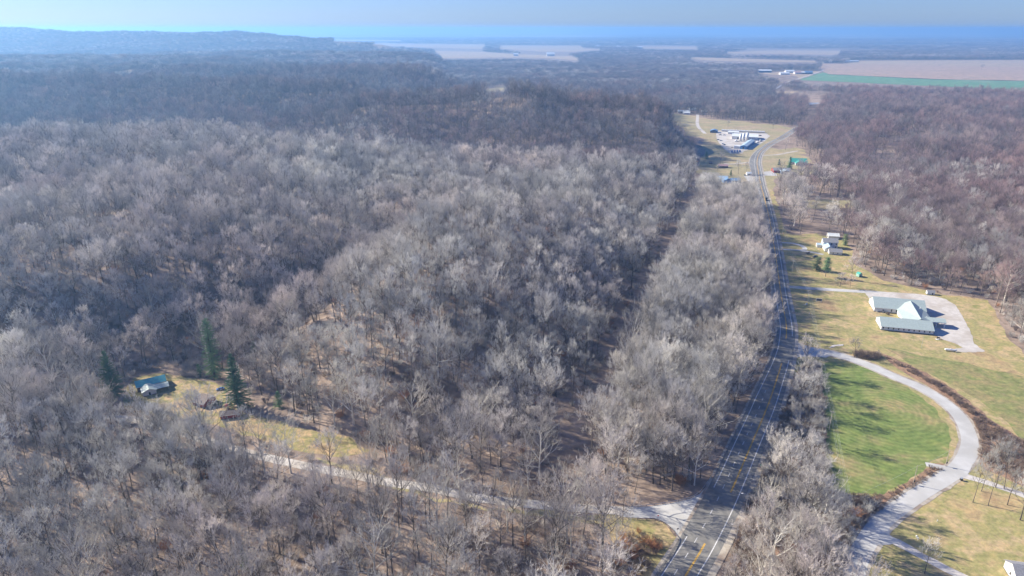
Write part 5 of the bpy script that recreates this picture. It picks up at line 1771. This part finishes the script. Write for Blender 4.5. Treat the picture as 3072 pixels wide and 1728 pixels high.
# far farmsteads
FARM = [(r3(575, 548), 60, 26, 8, 5, 'roof_w', 'navy', 'far long barn with white roof at the left of the tan farmyard', 'barn'),
        (r3(738, 565), 42, 22, 6, 4, 'roof_w', 'siding', 'far white shed in front of the tan farmyard', 'shed'),
        (r3(780, 550), 40, 26, 6, 6, 'roof_w', 'siding2', 'far barn with pale roof in the middle of the farmyard', 'barn'),
        (r3(848, 560), 45, 26, 6, 5, 'roof_pink', 'siding2', 'far barn with pinkish roof in the farmyard', 'barn'),
        (r3(900, 560), 30, 22, 6, 5, 'roof_w', 'siding', 'far white barn right of the pinkish roof', 'barn'),
        (r3(925, 560), 34, 22, 7, 6, 'roof_blue', 'navy', 'far dark blue barn at the right end of the farmyard', 'barn'),
        (r3(1065, 472), 50, 24, 8, 6, 'roof_w', 'siding', 'distant white barn at the corner of the brown field', 'barn'),
        (r3(1130, 470), 40, 18, 6, 5, 'roof_blue', 'navy', 'distant dark barn right of the white one by the brown field', 'barn'),
        (r3(1220, 470), 90, 18, 6, 5, 'roof_w', 'siding2', 'distant long pale shed at the edge of the tan field', 'shed'),
        (r3(930, 805), 42, 16, 5, 4, 'roof_w', 'brownwall', 'low building in a small clearing beyond the bend', 'building'),
        (r3(620, 842), 16, 9, 4, 2, 'roof_w', 'siding', 'little white shed in the wood above the factory field', 'shed'),
        (r2(1300, 424), 36, 30, 12, 10, 'roof_w', 'siding', 'tiny white farm building on the far left field', 'barn'),
        (r2(1550, 424), 60, 40, 14, 12, 'roof_w', 'siding', 'bright white farm building on the far central field', 'barn'),
        (r2(2078, 366), 50, 40, 14, 12, 'roof_w', 'siding', 'white farm building on the horizon fields right of centre', 'barn'),
        (r2(2130, 366), 200, 30, 12, 8, 'roof_w', 'brownwall', 'long low pale shed on the horizon fields', 'shed'),
        (r2(1920, 358), 60, 30, 12, 10, 'roof_w', 'siding', 'row of white grain buildings on the horizon', 'barn'),
        (r2(2462, 434), 24, 20, 8, 6, 'roof_w', 'siding', 'single white dot of a house in the far wood', 'house')]
for (px, L_, W_, h_, ri_, rf__, wl, lab, ct) in FARM:
    p = G(*px); p.z = 0.6
    r = empty('farm_building', p, 0.0)
    tag(r, lab, ct, 'distant farm buildings')
    gable(r, 0, 0, L_, W_, h_, ri_, wl, rf__, oh=0.8, found=False)

# the white house by the highway
hs = house('farmhouse', c7(940, 420), -14, 'rambling white house with grey roofs beside the looped drive', 'house')
gable(hs, 0, 0, 11, 7.5, 2.7, 2.2, 'siding', 'roof_gr', axis='x', wins=[('f', 3.4, 1.6, .9, .9), ('f', 7.3, 1.6, .9, .9)])
gable(hs, -2.6, 7.6, 8, 12, 3.0, 2.6, 'siding', 'roof_lb', axis='y', wins=[('l', 3, 1.7, 1, 1.2)], doors=[('l', 7, 1.0, 2.0)])
gable(hs, -2.5, 19.7, 13, 9, 6.2, 2.6, 'siding', 'roof_gr', axis='x', wins=[('f', 7.5, 4.6, 1, 1.4), ('f', 11.5, 4.6, 1, 1.4), ('f', 11.5, 1.8, 1, 1.4), ('l', 4.5, 4.6, 1, 1.4)])
gable(hs, -7.4, 20.5, 4.8, 6, 2.6, 1.0, 'siding', 'roof_lb', axis='x', oh=0.3, found=False)
gb_ = house('garage', c7(930, 190), -14, 'pale roofed garage standing behind the white house', 'garage')
gable(gb_, 0, 1, 10, 9, 3.2, 1.8, 'siding', 'roof_w', axis='x', doors=[('l', 4.5, 2.6, 2.3)])
gr_ = house('shed', (2576, 832), 20, 'small pale green shed among trunks at the wood edge', 'shed')
M['mint'] = surf('mint_boards', (0.30, 0.52, 0.42), (0.36, 0.58, 0.48), 1.0)
gable(gr_, 0, 0, 3.6, 3.2, 2.4, 1.3, 'mint', 'roof_green', axis='y', oh=0.2, doors=[('f', 1.8, .9, 1.8)])

# grey roofed house cut by the corner
cr_ = house('farmhouse', (3046, 1760), -12, 'white house with blue grey roof cut off by the bottom right corner', 'house')
gable(cr_, 0, 0, 14, 10, 3.4, 2.8, 'siding', 'roof_gr', axis='x', wins=[('l', 5, 1.7, 1, 1.3)])

# cottages by the county road
t1 = house('cottage', c4(320, 640), 33, 'dark walled cottage with bright teal metal roof and pale green wing', 'house')
gable(t1, 0, 0, 15, 8, 3.2, 2.0, 'brownwall', 'roof_teal', axis='x', wins=[('l', 3, 1.6, 1, 1.2), ('f', 3, 1.6, 1, 1)], oh=0.5)
gable(t1, 2.0, -7.5, 7, 7.4, 2.6, 1.4, 'siding2', 'roof_g', axis='y', oh=0.4, doors=[('f', 3.5, 1.0, 2.0)])
cp = house('carport', c4(560, 655), 33, 'open carport with pale green metal roof in front of the teal cottage', 'carport')
mb = MB()
for (ya, yb) in ((-0.3, 3.2), (6.7, 3.2)):
    P = [(-0.3, ya, 2.3), (8.5, ya, 2.3), (8.5, yb, 3.2), (-0.3, yb, 3.2)]
    mb.add(P + [(x, y, z + .15) for x, y, z in P], [(0, 1, 2, 3), (4, 5, 6, 7), (0, 1, 5, 4), (1, 2, 6, 5), (3, 0, 4, 7)])
mb.build('roof', M['roof_g'], cp)
for x_ in (0.2, 8.0):
    for y_ in (0.2, 6.2):
        mb = MB(); mb.box(x_ - .1, x_ + .1, y_ - .1, y_ + .1, -.2, 2.4); mb.build('post', M['wood'], cp)
cb = house('cabin', c4(1150, 830), -24, 'red walled cabin with weathered brown roof on the yellow lawn', 'house')
gable(cb, 0, 0, 8.5, 8.5, 2.6, 2.0, 'redwall', 'roof_br', axis='x', wins=[('r', 3.5, 1.6, 1.0, 1.0), ('f', 3, 1.5, 1, 1)], oh=0.6)
rs = house('shed', c4(1570, 1055), 14, 'long red shed with grey shingle roof near the county road', 'shed')
gable(rs, 0, 0, 9.5, 4.6, 2.4, 1.3, 'redwall', 'roof_br', axis='x', oh=0.4, wins=[('f', 3, 1.4, .8, .8)])
small('canopy', c4(1678, 880), 'small bright red canopy above the red shed', 'canopy', [
    ('cover', 'red', lambda m: (m.add([(-1.3, -1.3, 2.0), (1.3, -1.3, 2.0), (1.3, 1.3, 2.0), (-1.3, 1.3, 2.0), (0, 0, 2.9)], [(0, 1, 4), (1, 2, 4), (2, 3, 4), (3, 0, 4), (3, 2, 1, 0)]), m.box(-1.3, -1.2, -1.3, 1.3, .6, 2.0))),
    ('leg', 'steel', lambda m: [m.tube((x_, y_, -.2), (x_, y_, 2.0), .04, n=5) for x_ in (-1.2, 1.2) for y_ in (-1.2, 1.2)])])
small('water_tank', r7(930, 300), 'round pale tank beside the county road among bare trees', 'tank', [
    ('tank', 'siding2', lambda m: m.lathe([(1.8, 0), (1.8, 1.6)], 20)), ('cover', 'trim', lambda m: m.lathe([(1.85, 1.6), (1.2, 1.9), (.3, 2.05)], 20))])
for i, (u, v, an, L_, H_) in enumerate(((490, 1272, -12, 16, 2.2), (545, 1258, -6, 10, 1.8))):
    pass

# ------------------------------------------------------------------ haze
def haze():
    mb = MB()
    mb.box(-60000, 60000, -3000, 95000, -1.5, 222)
    m = bpy.data.materials.new('haze')
    m.use_nodes = True
    nt = m.node_tree
    nt.nodes.remove(nt.nodes['Principled BSDF'])
    v = nt.nodes.new('ShaderNodeVolumePrincipled')
    v.inputs['Color'].default_value = (0.30, 0.60, 1.0, 1)
    v.inputs['Density'].default_value = 0.00013
    v.inputs['Anisotropy'].default_value = 0.4
    nt.links.new(v.outputs[0], nt.nodes['Material Output'].inputs['Volume'])
    o = mb.build('haze', m)
    tag(o, kind='stuff')


haze()
